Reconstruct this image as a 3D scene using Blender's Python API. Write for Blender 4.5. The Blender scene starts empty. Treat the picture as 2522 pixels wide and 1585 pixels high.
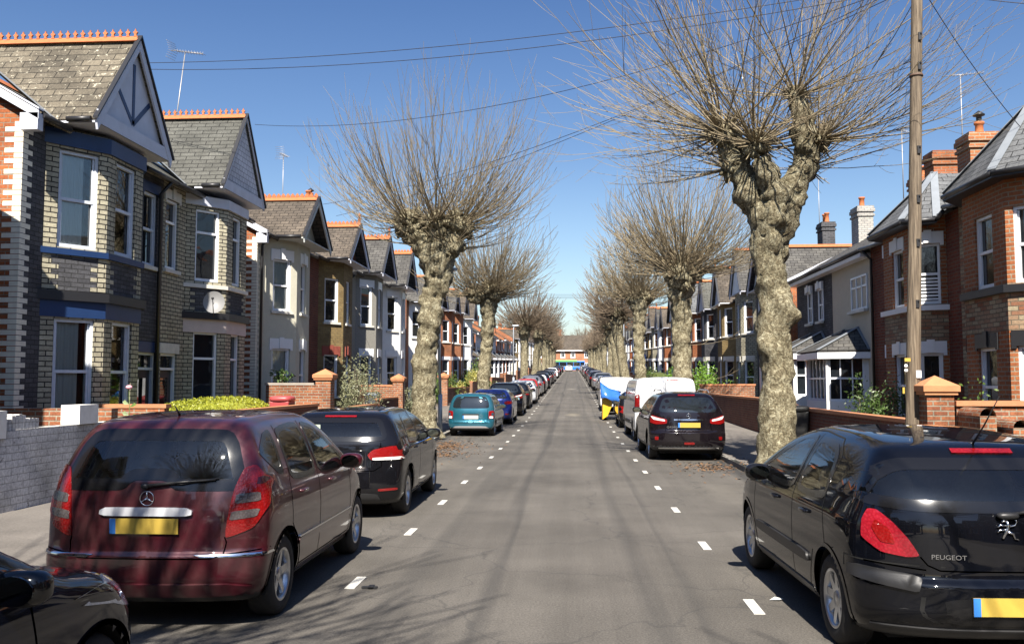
import bpy, bmesh, math, random
import numpy as np
from mathutils import Vector, Matrix, noise
from mathutils.geometry import delaunay_2d_cdt
R=math.radians
D=bpy.data
sc=bpy.context.scene
COL=sc.collection
random.seed(7)
# ---------------------------------------------------------------- camera
cam=D.cameras.new('camera'); camo=D.objects.new('camera',cam); COL.objects.link(camo)
cam.sensor_width=36; cam.lens=31.395; cam.clip_end=5000; cam.clip_start=.05
camo.location=(0,0,1.85); camo.rotation_euler=(R(90+3.86),0,R(3.87))
sc.camera=camo
# ---------------------------------------------------------------- light
SUN_EL=47.0; SUN_ROT=179.4
w=D.worlds.new('World'); sc.world=w; w.use_nodes=True
nt=w.node_tree; bg=nt.nodes['Background']; sky=nt.nodes.new('ShaderNodeTexSky')
sky.sky_type='NISHITA'; sky.sun_disc=False; sky.sun_elevation=R(SUN_EL); sky.sun_rotation=R(SUN_ROT)
sky.air_density=1.0; sky.dust_density=1.5; sky.ozone_density=5.0; sky.altitude=0
gr=nt.nodes.new("ShaderNodeMix"); gr.data_type="RGBA"; gr.blend_type="MULTIPLY"; gr.inputs[0].default_value=1; tcz=nt.nodes.new("ShaderNodeTexCoord"); sxz=nt.nodes.new("ShaderNodeSeparateXYZ"); nt.links.new(tcz.outputs['Generated'],sxz.inputs[0])
rz=nt.nodes.new("ShaderNodeValToRGB"); nt.links.new(sxz.outputs[2],rz.inputs[0]); ez_=rz.color_ramp.elements; ez_.new(.12); ez_.new(.25)   # hazier, paler air low down, deep blue above
for e_,p_,c_ in zip(ez_,(0.0,.12,.25,.48),((2.0,1.75,1.45),(1.6,1.5,1.36),(1.12,1.17,1.22),(.66,.84,1.09))): e_.position=p_; e_.color=(*c_,1)
nt.links.new(rz.outputs[0],gr.inputs[7])
nt.links.new(sky.outputs[0],gr.inputs[6]); nt.links.new(gr.outputs[2],bg.inputs[0]); bg.inputs[1].default_value=.05
sl=D.lights.new('sun','SUN'); so=D.objects.new('sun',sl); COL.objects.link(so)
sl.energy=5.0; sl.angle=R(.5); sl.color=(1,.93,.83)
sd=Vector((math.sin(R(SUN_ROT))*math.cos(R(SUN_EL)),math.cos(R(SUN_ROT))*math.cos(R(SUN_EL)),math.sin(R(SUN_EL))))
so.rotation_euler=(-sd).to_track_quat('-Z','Y').to_euler(); so.location=(0,-20,40)
sc.view_settings.view_transform='Standard'; sc.view_settings.look='None'
sc.view_settings.exposure=1.3; sc.view_settings.gamma=1
try:
    sc.cycles.max_bounces=6; sc.cycles.diffuse_bounces=1; sc.cycles.transparent_max_bounces=12; sc.cycles.use_denoising=True
    sc.cycles.caustics_reflective=False; sc.cycles.caustics_refractive=False
except Exception: pass
# ---------------------------------------------------------------- helpers
def gz(y):
    if y<22: return 0.
    if y<44: return .024*(y-22)**2/44
    if y<235: return .264+.024*(y-44)
    return 4.85
def tag(o,label=None,cat=None,group=None,kind=None):
    if label: o['label']=label
    if cat: o['category']=cat
    if group: o['group']=group
    if kind: o['kind']=kind
    return o
def empty(name,loc,label,cat,group=None,rz=0):
    o=D.objects.new(name,None); COL.objects.link(o); o.location=loc; o.rotation_euler=(0,0,rz); o.empty_display_size=.2
    return tag(o,label,cat,group)
class MB:
    def __init__(s): s.v=[]; s.f=[]; s.m=[]; s.sm=[]
    def add(s,vs,fs,mi=0,smooth=False):
        b=len(s.v); s.v+= [tuple(p) for p in vs]
        for f in fs: s.f.append([b+i for i in f]); s.m.append(mi); s.sm.append(smooth)
    def quad(s,a,b,c,d,mi=0): s.add([a,b,c,d],[(0,1,2,3)],mi)
    def box(s,x0,x1,y0,y1,z0,z1,mi=0): s.obox((Vector((0,0,0)),Vector((1,0,0)),Vector((0,1,0)),Vector((0,0,1))),x0,x1,y0,y1,z0,z1,mi)
    def obox(s,B,x0,x1,y0,y1,z0,z1,mi=0,tx=0,ty=0):
        O,X,Y,Z=B
        P=[O+X*x+Y*y+Z*z for x,y,z in ((x0,y0,z0),(x1,y0,z0),(x1,y1,z0),(x0,y1,z0),(x0+tx,y0+ty,z1),(x1-tx,y0+ty,z1),(x1-tx,y1-ty,z1),(x0+tx,y1-ty,z1))]
        s.add(P,[(3,2,1,0),(4,5,6,7),(0,1,5,4),(1,2,6,5),(2,3,7,6),(3,0,4,7)],mi)
    def prism(s,poly,d,mi=0):   # poly: list of Vectors (planar), d: Vector extrusion
        n=len(poly); P=list(poly)+[p+d for p in poly]
        s.add(P,[tuple(range(n))[::-1],tuple(range(n,2*n))]+[(i,(i+1)%n,n+(i+1)%n,n+i) for i in range(n)],mi)
    def tube(s,pts,rads,n=8,mi=0,cap=True,smooth=True):
        pts=[Vector(p) for p in pts]
        if not hasattr(rads,'__len__'): rads=[rads]*len(pts)
        vs=[];prev=None
        for i,p in enumerate(pts):
            t=(pts[min(i+1,len(pts)-1)]-pts[max(i-1,0)]).normalized()
            if prev is None: a=t.orthogonal().normalized()
            else:
                a=prev-t*prev.dot(t); a=a.normalized() if a.length>1e-6 else t.orthogonal().normalized()
            prev=a; b=t.cross(a)
            for k in range(n):
                q=2*math.pi*k/n; vs.append(p+(a*math.cos(q)+b*math.sin(q))*rads[i])
        fs=[(i*n+k,i*n+(k+1)%n,(i+1)*n+(k+1)%n,(i+1)*n+k) for i in range(len(pts)-1) for k in range(n)]
        s.add(vs,fs,mi,smooth)
        if cap: s.add(vs[:n],[tuple(range(n))[::-1]],mi); s.add(vs[-n:],[tuple(range(n))],mi)
    def lathe(s,prof,c,axis='z',n=16,mi=0,smooth=True):   # prof [(r,h)]
        vs=[]
        for r,h in prof:
            for k in range(n):
                q=2*math.pi*k/n; a,b=r*math.cos(q),r*math.sin(q)
                vs.append((c[0]+a,c[1]+b,c[2]+h) if axis=='z' else (c[0]+h,c[1]+a,c[2]+b) if axis=='x' else (c[0]+a,c[1]+h,c[2]+b))
        m=len(prof)
        s.add(vs,[(i*n+k,i*n+(k+1)%n,(i+1)*n+(k+1)%n,(i+1)*n+k) for i in range(m-1) for k in range(n)],mi,smooth)
    def build(s,name,mats,parent=None,recalc=True,bevel=0):
        me=D.meshes.new(name); me.from_pydata(s.v,[],s.f)
        if not isinstance(mats,(list,tuple)): mats=[mats]
        for m in mats: me.materials.append(m)
        me.polygons.foreach_set('material_index',s.m); me.polygons.foreach_set('use_smooth',s.sm)
        if recalc:
            bm=bmesh.new(); bm.from_mesh(me); bmesh.ops.remove_doubles(bm,verts=bm.verts,dist=1e-5)
            bmesh.ops.recalc_face_normals(bm,faces=bm.faces); bm.to_mesh(me); bm.free()
        me.update()
        o=D.objects.new(name,me); COL.objects.link(o)
        if parent is not None:
            o.parent=parent
            if parent.type=='EMPTY' or parent.get('_w'):
                pass
        if bevel:
            b=o.modifiers.new('bevel','BEVEL'); b.width=bevel; b.segments=2; b.limit_method='ANGLE'
        return o
def attach(o,p):      # parent keeping world coordinates of a mesh built in world space
    o.parent=p; 
    m=Matrix.Identity(4)
    q=p
    while q is not None:
        m=(Matrix.Translation(q.location)@q.rotation_euler.to_matrix().to_4x4()@Matrix.Diagonal((*q.scale,1)))@m if q.matrix_parent_inverse==Matrix.Identity(4) else m
        q=q.parent
    o.matrix_parent_inverse=m.inverted()
    return o
# house parts are built in world coordinates, with the house root rebased afterwards
def rebase(root):
    """root empty at a base point; children meshes were built in world space: shift the meshes so that the tree is clean"""
    inv=(Matrix.Translation(root.location)@root.rotation_euler.to_matrix().to_4x4()).inverted()
    def rec(o):
        for c in list(ALLCH.get(o.name,[])):
            c.data.transform(inv); rec(c)
    rec(root)
ALLCH={}
def part(mb,name,mats,parent,**k):
    if not mb.f: return parent
    o=mb.build(name,mats,parent,**k); ALLCH.setdefault(parent.name,[]).append(o); return o
# ---------------------------------------------------------------- materials
MC={}
def rgb(c): return (c[0],c[1],c[2],1)
def newmat(name):
    m=D.materials.new(name); m.use_nodes=True; return m,m.node_tree,m.node_tree.nodes['Principled BSDF']
def N(nt,t,**k):
    n=nt.nodes.new(t)
    for a,b in k.items(): setattr(n,a,b)
    return n
def vmath(nt,op,a,b=None):
    n=N(nt,'ShaderNodeVectorMath',operation=op)
    for i,x in enumerate((a,b)):
        if x is None: continue
        if isinstance(x,(tuple,list)): n.inputs[i].default_value=x
        else: nt.links.new(x,n.inputs[i])
    return n
def mth(nt,op,a,b=None,clamp=False):
    n=N(nt,'ShaderNodeMath',operation=op,use_clamp=clamp)
    for i,x in enumerate((a,b)):
        if x is None: continue
        if isinstance(x,(int,float)): n.inputs[i].default_value=x
        else: nt.links.new(x,n.inputs[i])
    return n.outputs[0]
def mixc(nt,fac,a,b,mode='MIX'):
    n=N(nt,'ShaderNodeMix',data_type='RGBA',blend_type=mode)
    for s,x in ((0,fac),(6,a),(7,b)):
        if isinstance(x,(int,float)): n.inputs[s].default_value=x
        elif isinstance(x,(tuple,list)): n.inputs[s].default_value=rgb(x)
        else: nt.links.new(x,n.inputs[s])
    return n.outputs[2]
def ramp(nt,fac,stops):
    n=N(nt,'ShaderNodeValToRGB'); e=n.color_ramp.elements
    while len(e)<len(stops): e.new(.5)
    for i,(p,c) in enumerate(stops): e[i].position=p; e[i].color=rgb(c) if hasattr(c,'__len__') else (c,c,c,1)
    nt.links.new(fac,n.inputs[0]); return n.outputs[0]
def noisen(nt,vec,scale,detail=4,rough=.55):
    n=N(nt,'ShaderNodeTexNoise'); n.inputs['Scale'].default_value=scale; n.inputs['Detail'].default_value=detail; n.inputs['Roughness'].default_value=rough
    if vec is not None: nt.links.new(vec,n.inputs['Vector'])
    return n.outputs[0]
def bump(nt,b,h,strength=.3,dist=.02):
    n=N(nt,'ShaderNodeBump'); n.inputs['Strength'].default_value=strength; n.inputs['Distance'].default_value=dist
    nt.links.new(h,n.inputs['Height']); nt.links.new(n.outputs[0],b.inputs['Normal'])
def wpos(nt): return N(nt,'ShaderNodeNewGeometry').outputs['Position']
def surf_uv(nt):
    g=N(nt,'ShaderNodeNewGeometry'); P=g.outputs['Position']; Nn=g.outputs['True Normal']
    T=vmath(nt,'NORMALIZE',vmath(nt,'CROSS_PRODUCT',(0,0,1),Nn).outputs[0]).outputs[0]
    B=vmath(nt,'CROSS_PRODUCT',Nn,T).outputs[0]
    c=N(nt,'ShaderNodeCombineXYZ')
    nt.links.new(vmath(nt,'DOT_PRODUCT',P,T).outputs['Value'],c.inputs[0]); nt.links.new(vmath(nt,'DOT_PRODUCT',P,B).outputs['Value'],c.inputs[1])
    return c.outputs[0],P
def M_plain(name,c,rough=.6,metal=0,spec=.5,var=.0,vscale=3,bmp=0,bscale=40,coat=0):
    if name in MC: return MC[name]
    m,nt,b=newmat(name); b.inputs['Roughness'].default_value=rough; b.inputs['Metallic'].default_value=metal
    b.inputs['Specular IOR Level'].default_value=spec; b.inputs['Base Color'].default_value=rgb(c)
    if coat: b.inputs['Coat Weight'].default_value=coat; b.inputs['Coat Roughness'].default_value=.03
    if var or bmp:
        P=wpos(nt)
        if var:
            f=noisen(nt,P,vscale,6,.65)
            nt.links.new(mixc(nt,f,[x*(1-var) for x in c],[min(1,x*(1+var)) for x in c]),b.inputs['Base Color'])
        if bmp: bump(nt,b,noisen(nt,P,bscale,5,.7),bmp)
    MC[name]=m; return m
def M_brick(name,c1,c2,mortar,bw=.23,bh=.078,ms=.012,rough=.85,var=.35,soot=.3,bias=0,lich=None,offset=.5):
    if name in MC: return MC[name]
    m,nt,b=newmat(name); uv,P=surf_uv(nt)
    # slight wobble so that the courses are not ruler straight
    br=N(nt,'ShaderNodeTexBrick'); br.offset=offset
    nt.links.new(vmath(nt,'ADD',uv,vmath(nt,'SCALE',N(nt,'ShaderNodeTexNoise').outputs['Color']).outputs[0]).outputs[0],br.inputs['Vector'])
    nn=nt.nodes[-1] if False else None
    for n_ in nt.nodes:
        if n_.type=='TEX_NOISE' and not n_.inputs['Vector'].is_linked:
            nt.links.new(P,n_.inputs['Vector']); n_.inputs['Scale'].default_value=3.
        if n_.type=='VECT_MATH' and n_.operation=='SCALE': n_.inputs['Scale'].default_value=.012
    br.inputs['Scale'].default_value=1; br.inputs['Brick Width'].default_value=bw; br.inputs['Row Height'].default_value=bh
    br.inputs['Mortar Size'].default_value=ms; br.inputs['Mortar Smooth'].default_value=.25; br.inputs['Bias'].default_value=bias
    br.inputs['Color1'].default_value=rgb(c1); br.inputs['Color2'].default_value=rgb(c2); br.inputs['Mortar'].default_value=rgb(mortar)
    f=noisen(nt,P,1.1,6,.6); f2=noisen(nt,P,28,3,.6)
    col=mixc(nt,1,br.outputs['Color'],ramp(nt,f,[(.3,1-soot),(.62,1.08)]),'MULTIPLY')
    col=mixc(nt,1,col,ramp(nt,f2,[(.25,1-var),(.75,1+var*.4)]),'MULTIPLY')
    if lich:
        lf=noisen(nt,P,9,6,.75)
        col=mixc(nt,ramp(nt,lf,[(lich[1],0),(lich[1]+.06,1)]),col,lich[0])
    nt.links.new(col,b.inputs['Base Color']); b.inputs['Roughness'].default_value=rough; b.inputs['Specular IOR Level'].default_value=.3
    h=mth(nt,'SUBTRACT',mth(nt,'MULTIPLY',f2,.35),mth(nt,'MULTIPLY',br.outputs['Fac'],1.))
    bump(nt,b,h,.6,.012)
    MC[name]=m; return m
def M_tile(name,c1,c2,rough=.8,lich=None,th=.14,tw=.3,soot=.45):
    return M_brick(name,c1,c2,(c1[0]*.18,c1[1]*.18,c1[2]*.18),bw=tw,bh=th,ms=.013,rough=rough,var=.5,soot=soot,lich=lich)
def M_glass(name='window_glass'):
    if name in MC: return MC[name]
    m,nt,b=newmat(name); b.inputs['Base Color'].default_value=(.012,.015,.018,1); b.inputs['Roughness'].default_value=.03
    b.inputs['Specular IOR Level'].default_value=.9
    bump(nt,b,noisen(nt,wpos(nt),1.7,2,.4),.12,.05); MC[name]=m; return m
def M_clear(name='clear_glass',tint=(.92,.95,.94),refl=1.,dirt=.0):
    if name in MC: return MC[name]
    m,nt,b=newmat(name); out=nt.nodes['Material Output']
    tr=N(nt,'ShaderNodeBsdfTransparent'); tr.inputs[0].default_value=rgb(tint)
    gl=N(nt,'ShaderNodeBsdfGlossy'); gl.inputs['Roughness'].default_value=.02; gl.inputs['Color'].default_value=(refl,refl,refl,1)
    fr=N(nt,'ShaderNodeFresnel'); fr.inputs[0].default_value=1.52
    mx=N(nt,'ShaderNodeMixShader')
    nt.links.new(mth(nt,'ADD',mth(nt,'MULTIPLY',fr.outputs[0],1.15),.03,True),mx.inputs[0]); nt.links.new(tr.outputs[0],mx.inputs[1]); nt.links.new(gl.outputs[0],mx.inputs[2])
    last=mx.outputs[0]
    if dirt:
        df=N(nt,'ShaderNodeBsdfDiffuse'); df.inputs[0].default_value=(.5,.5,.48,1); m2=N(nt,'ShaderNodeMixShader'); m2.inputs[0].default_value=dirt
        nt.links.new(last,m2.inputs[1]); nt.links.new(df.outputs[0],m2.inputs[2]); last=m2.outputs[0]
    nt.links.new(last,out.inputs['Surface']); MC[name]=m; return m
WHITE=M_plain('white_paint',(.78,.79,.8),.35,var=.06)
UPVC=M_plain('white_plastic_frame',(.8,.82,.85),.25,var=.04)
BLUE=M_plain('blue_paint',(.013,.036,.11),.4,var=.2)
GREYW=M_plain('grey_white_paint',(.55,.57,.64),.5,var=.2)
BLACKP=M_plain('black_gutter_plastic',(.02,.02,.022),.4)
LEAD=M_plain('grey_lead',(.22,.24,.26),.5,var=.25,metal=.1)
ORR=M_plain('orange_terracotta',(.40,.125,.042),.8,var=.45,vscale=8,bmp=.3)
CURT=M_plain('curtain_cloth',(.82,.82,.8),.9,var=.1)
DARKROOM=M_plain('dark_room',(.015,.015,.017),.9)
STONE=M_plain('pale_stone',(.6,.58,.52),.8,var=.3,vscale=6,bmp=.2)
# ---------------------------------------------------------------- ground
KL,KR=-4.25,3.53          # kerbs
def strip(name,x0,x1,y0,y1,dz,mat,label=None,cat=None,kind='structure',nx=1,wall=None):
    ys=[y0+(y1-y0)*i/120 for i in range(121)]
    mb=MB(); vs=[];nxx=nx+1
    for y in ys:
        for i in range(nxx): vs.append((x0+(x1-x0)*i/nx,y,gz(y)+dz))
    mb.add(vs,[(j*nxx+i,j*nxx+i+1,(j+1)*nxx+i+1,(j+1)*nxx+i) for j in range(120) for i in range(nx)])
    o=mb.build(name,mat); tag(o,label,cat,None,kind); return o
def M_asphalt():
    m,nt,b=newmat('asphalt_road'); P=wpos(nt)
    sx=N(nt,'ShaderNodeSeparateXYZ'); nt.links.new(P,sx.inputs[0])
    big=noisen(nt,P,.5,5,.6); fine=noisen(nt,P,55,3,.8); sp=N(nt,'ShaderNodeTexVoronoi'); sp.inputs['Scale'].default_value=60; nt.links.new(P,sp.inputs['Vector'])
    # long streaks worn by wheels
    mp=N(nt,'ShaderNodeMapping'); mp.inputs['Scale'].default_value=(1.6,.05,1); nt.links.new(P,mp.inputs[0])
    st=noisen(nt,mp.outputs[0],1.3,5,.6)
    col=ramp(nt,fine,[(.3,(.052,.047,.041)),(.7,(.142,.130,.113))])
    col=mixc(nt,1,col,ramp(nt,big,[(.3,.72),(.7,1.2)]),'MULTIPLY')
    col=mixc(nt,1,col,ramp(nt,st,[(.3,.8),(.7,1.16)]),'MULTIPLY')
    # darker sealed seams along the lane
    def band(x,wd,amt,c0):
        wob=mth(nt,'MULTIPLY',mth(nt,'SUBTRACT',noisen(nt,mp.outputs[0],2.,2,.5),.5),.5)
        d=mth(nt,'ABSOLUTE',mth(nt,'SUBTRACT',mth(nt,'ADD',sx.outputs[0],wob),x))
        return mixc(nt,mth(nt,'MULTIPLY',ramp(nt,d,[(wd*.15,1.),(wd*.8,0.)]),amt),c0,(.024,.024,.024))
    col=band(-.78,.16,.42,col); col=band(.62,.2,.3,col); col=band(-1.5,.25,.25,col); col=band(1.05,.1,.3,col); col=band(KL+.1,.3,.7,col); col=band(KR-.1,.3,.7,col)
    # pale chippings
    col=mixc(nt,ramp(nt,sp.outputs['Distance'],[(.10,.6),(.16,0)]),col,(.21,.20,.17))
    # pale scraped spots and a darker patched trench
    def spot(x,y,rx,ry,amt,c,c0):
        dx=mth(nt,'DIVIDE',mth(nt,'SUBTRACT',sx.outputs[0],x),rx); dy=mth(nt,'DIVIDE',mth(nt,'SUBTRACT',sx.outputs[1],y),ry)
        d=mth(nt,'ADD',mth(nt,'MULTIPLY',dx,dx),mth(nt,'MULTIPLY',dy,dy)); d=mth(nt,'ADD',d,mth(nt,'MULTIPLY',noisen(nt,P,3.,5,.7),1.2))
        return mixc(nt,mth(nt,'MULTIPLY',ramp(nt,d,[(.5,1.),(1.,0.)]),amt),c0,c)
    col=spot(.0,44,.7,2.2,.6,(.26,.23,.17),col); col=spot(-.1,84,.8,3.5,.6,(.26,.24,.2),col); col=spot(-3.1,20,1.3,2.4,.4,(.17,.15,.115),col); col=spot(2.6,15.5,1.1,2.6,.4,(.16,.145,.12),col); col=spot(2.5,9.8,.9,1.2,.35,(.15,.135,.11),col)
    col=spot(-.2,29,1.6,5,.35,(.045,.043,.04),col)
    # crack network, faint
    cr=N(nt,'ShaderNodeTexVoronoi',feature='DISTANCE_TO_EDGE'); cr.inputs['Scale'].default_value=.45
    wv=vmath(nt,'ADD',P,vmath(nt,'SCALE',N(nt,'ShaderNodeTexNoise').outputs['Color']).outputs[0]).outputs[0]
    for n_ in nt.nodes:
        if n_.type=='TEX_NOISE' and not n_.inputs['Vector'].is_linked: nt.links.new(P,n_.inputs['Vector']); n_.inputs['Scale'].default_value=2.
        if n_.type=='VECT_MATH' and n_.operation=='SCALE': n_.inputs['Scale'].default_value=.6
    nt.links.new(wv,cr.inputs['Vector'])
    col=mixc(nt,mth(nt,'MULTIPLY',ramp(nt,cr.outputs['Distance'],[(.003,1.),(.008,0.)]),.35),col,(.03,.03,.03))
    nt.links.new(col,b.inputs['Base Color']); b.inputs['Roughness'].default_value=.82; b.inputs['Specular IOR Level'].default_value=.35
    bump(nt,b,fine,.35,.01); return m
def M_pave():
    m,nt,b=newmat('pavement_tarmac'); P=wpos(nt)
    f=noisen(nt,P,50,3,.8); g=noisen(nt,P,.8,5,.6)
    col=mixc(nt,1,ramp(nt,f,[(.3,(.10,.09,.078)),(.7,(.19,.17,.15))]),ramp(nt,g,[(.3,.75),(.7,1.15)]),'MULTIPLY')
    nt.links.new(col,b.inputs['Base Color']); b.inputs['Roughness'].default_value=.9; bump(nt,b,f,.3,.01); return m
ASPH=M_asphalt(); PAVE=M_pave()
EARTH=M_plain('garden_earth',(.09,.075,.055),.95,var=.5,vscale=5,bmp=.5)
mb=MB(); ys=[-80,0]+[10*i for i in range(1,30)]+[400,900,3500]; xs=[-3500,-200,-60,-20,20,60,200,3500]
mb.add([(x,y,gz(y)-.03) for y in ys for x in xs],[(j*8+i,j*8+i+1,(j+1)*8+i+1,(j+1)*8+i) for j in range(len(ys)-1) for i in range(7)])
tag(mb.build('ground',EARTH),'bare ground under and behind the houses','ground',kind='structure')
tag(strip('road',KL,KR,-60,236,0,ASPH),'grey worn asphalt carriageway of the street','road')
strip('pavement_left',-7.6,KL-.13,-60,236,.11,PAVE,'grey footway along the left side of the street','pavement')
strip('pavement_right',KR+.13,6.3,-60,236,.11,PAVE,'grey footway along the right side of the street','pavement')
# cross road at the far end
mb=MB(); mb.quad((-70,236,gz(236)+.006),(70,236,gz(236)+.006),(70,250,gz(236)+.006),(-70,250,gz(236)+.006))
tag(mb.build('cross_road',ASPH),'cross street at the far end of the road','road',kind='structure')
# kerb stones: one kerb line per side, surface joints
KERB=M_brick('kerb_stone',(.3,.28,.25),(.22,.21,.19),(.05,.05,.045),bw=.9,bh=.5,ms=.012,var=.3,soot=.4)
for nm,x0,x1,lab in (('kerb_left',KL-.13,KL,'left kerb of worn stone'),('kerb_right',KR,KR+.13,'right kerb of worn stone')):
    mb=MB()
    yy=[-30+2.2*i for i in range(122)]
    prof=[(x0,-.02),(x0,.112),(x1,.112),(x1,-.02)]
    vs=[(x,y,gz(y)+z) for y in yy for x,z in prof]
    mb.add(vs,[(j*4+i,j*4+i+1,(j+1)*4+i+1,(j+1)*4+i) for j in range(121) for i in range(3)])
    tag(mb.build(nm,KERB),lab,'kerb',kind='structure')
# bay markings
LINE=M_plain('road_paint',(.52,.51,.47),.8,var=.5,vscale=22)
for side,x,y0 in (('left',-2.01,5.55),('right',1.485,4.9)):
    mb=MB()
    for i in range(80):
        y=y0+i*2.78+ random.uniform(-.05,.05)
        mb.box(x-.045,x+.045,y-.24,y+.24,gz(y)-.01,gz(y)+.006)
    tag(mb.build('bay_marking_'+side,LINE),f'dashed white parking bay line on the {side} side of the lane','road marking',kind='structure')
# ---------------------------------------------------------------- houses
Z=Vector((0,0,1))
def vmain(c,z): return c['vw']-.3+(z-c['eave'])*(c['vr']-c['vw']+.3)/(c['ridge']-c['eave'])
def basis(s,a,b,inward=None):
    A=Vector((s*a[0],a[1],0)); Bv=Vector((s*b[0],b[1],0)); T=(Bv-A).normalized(); I=Vector((-T.y,T.x,0))
    if inward is None: inward=Vector((s,0,0))
    if I.dot(inward)<0: I=-I
    return (A,T,I,Z),(Bv-A).length
def wallp(mb,B,L,z0,z1,holes,mi=0,dep=.12,rm=None):
    A,T,I,_=B
    ts=sorted({0,L,*[h[0] for h in holes],*[h[1] for h in holes]}); zs=sorted({z0,z1,*[h[2] for h in holes],*[h[3] for h in holes]})
    P=lambda t,d,z:A+T*t+I*d+Z*z
    for i in range(len(ts)-1):
        for j in range(len(zs)-1):
            tc,zc=(ts[i]+ts[i+1])/2,(zs[j]+zs[j+1])/2
            if any(h[0]<tc<h[1] and h[2]<zc<h[3] for h in holes): continue
            mb.quad(P(ts[i],0,zs[j]),P(ts[i+1],0,zs[j]),P(ts[i+1],0,zs[j+1]),P(ts[i],0,zs[j+1]),mi)
    for t0,t1,a,b in holes:
        r=mi if rm is None else rm
        for (p,q) in (((t0,a),(t1,a)),((t1,a),(t1,b)),((t1,b),(t0,b)),((t0,b),(t0,a))):
            mb.quad(P(p[0],0,p[1]),P(q[0],0,q[1]),P(q[0],dep,q[1]),P(p[0],dep,p[1]),r)
def window(parent,B,t0,t1,z0,z1,style='sash',frame=UPVC,curtain=False,sill=STONE,lintel=None,dep=.1,lod=0,lw=.1,lh=.24,fw=.06,name='window'):
    mb=MB(); f=fw
    mb.obox(B,t0,t0+f,dep-.05,dep+.02,z0,z1); mb.obox(B,t1-f,t1,dep-.05,dep+.02,z0,z1)
    mb.obox(B,t0+f,t1-f,dep-.05,dep+.02,z1-f,z1); mb.obox(B,t0+f,t1-f,dep-.05,dep+.02,z0,z0+f*1.3)
    zm=(z0+z1)/2 if style!='casement' else z0+(z1-z0)*.68
    mb.obox(B,t0+f,t1-f,dep-.04,dep+.018,zm-.03,zm+.03)
    if style=='sash': # inner stiles of lower sash
        mb.obox(B,t0+f,t0+f+.04,dep-.03,dep+.015,z0+f*1.3,zm-.03); mb.obox(B,t1-f-.04,t1-f,dep-.03,dep+.015,z0+f*1.3,zm-.03)
        mb.obox(B,t0+f,t0+f+.035,dep-.01,dep+.019,zm+.03,z1-f); mb.obox(B,t1-f-.035,t1-f,dep-.01,dep+.019,zm+.03,z1-f)
    if style=='casement' and t1-t0>.9:
        n=2 if t1-t0<1.5 else 3
        for k in range(1,n):
            x=t0+(t1-t0)*k/n; mb.obox(B,x-.03,x+.03,dep-.04,dep+.017,z0+f*1.3,z1-f)
    if style=='grid':
        n=max(2,round((t1-t0)/.4))
        for k in range(1,n):
            x=t0+(t1-t0)*k/n; mb.obox(B,x-.02,x+.02,dep-.02,dep+.016,z0+f*1.3,z1-f)
    if style=='shutter':
        zz=z0+f*1.3+.03
        while zz<zm-.06: mb.obox(B,t0+f,t1-f,dep+.0,dep+.016,zz,zz+.045); zz+=.085
    o=part(mb,name,frame,parent)
    p=MB(); p.obox(B,t0+.02,t1-.02,dep+.022,dep+.028,z0+.02,z1-.02)
    part(p,'pane',M_clear() if curtain else M_glass(),o)
    if curtain:
        c=MB(); n=40 if lod==0 else 16; fs=[]
        vs=[]
        for i in range(n+1):
            t=t0+.02+(t1-t0-.04)*i/n; d=dep+.07+.014*math.sin(i*1.9+t0*7)+.012*math.sin(i*.7)
            for z in (z0+.02,z1-.02): vs.append(B[0]+B[1]*t+B[2]*d+Z*z)
        gap=(n*.72,n*.86) if curtain=='part' else (-1,-1)
        c.add(vs,[(2*i,2*i+2,2*i+3,2*i+1) for i in range(n) if not gap[0]<i<gap[1]],0,True)
        part(c,'curtain',CURT,o,recalc=False)
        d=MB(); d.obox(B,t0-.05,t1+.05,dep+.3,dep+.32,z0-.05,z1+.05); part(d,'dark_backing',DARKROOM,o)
    if sill:
        s=MB(); s.obox(B,t0-.08,t1+.08,-.07,dep-.055,z0-.09,z0-.003); part(s,'sill',sill,o)
    if lintel:
        l=MB(); l.obox(B,t0-lw,t1+lw,-.03,.06,z1+.003,z1+lh); l.obox(B,t0-lw,t0-lw+.09,-.032,.058,z1-.05,z1+.001); l.obox(B,t1+lw-.09,t1+lw,-.032,.058,z1-.05,z1+.001)
        if lod==0 and lintel is not BLUE:
            tm=(t0+t1)/2; l.obox(B,tm-.09,tm+.09,-.06,-.031,z1+.02,z1+lh+.04)
        part(l,'lintel',lintel,o)
    return o
def quoins(mb,B,t,z0,z1,side,mi=0,w1=.14,w2=.3,ch=.098,e=.004):
    k=0; z=z0
    while z+ch<=z1+1e-6:
        wd=w2 if k%2==0 else w1
        a,b=(t,t+wd) if side>0 else (t-wd,t)
        mb.obox(B,a,b,-e,.02,z+.006,z+ch-.006,mi); z+=ch; k+=1
def slab(mb,pts,th=.09,mi=0):
    a,b,c=pts[0],pts[1],pts[2]; n=(b-a).cross(c-a).normalized()
    if n.z<0: n=-n
    mb.prism([p for p in pts],-n*th,mi)
def crest(parent,p0,p1,h=.1,fleur=True,name='ridge_tiles',mat=None):
    mat=mat or ORR
    mb=MB(); d=(p1-p0); L=d.length; d.normalize(); side=Vector((-d.y,d.x,0))
    mb.prism([p0+side*.13-Z*.07,p0+Z*.07,p0-side*.13-Z*.07],d*L)
    if fleur:
        n=int(L/.16)
        for i in range(n):
            c=p0+d*(i+.5)*(L/n)+Z*.06; w=L/n
            if fleur==2:
                pts=[(-.42,0),(-.42,.06),(0,.14),(.42,.06),(.42,0)]
            else: pts=[(-.2,0),(-.12,.05),(-.32,.09),(-.1,.12),(0,.17),(.1,.12),(.32,.09),(.12,.05),(.2,0)]
            mb.prism([c+d*(x*w)+Z*zz+side*.02 for x,zz in pts],-side*.04)
    return part(mb,name,mat,parent)
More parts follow.
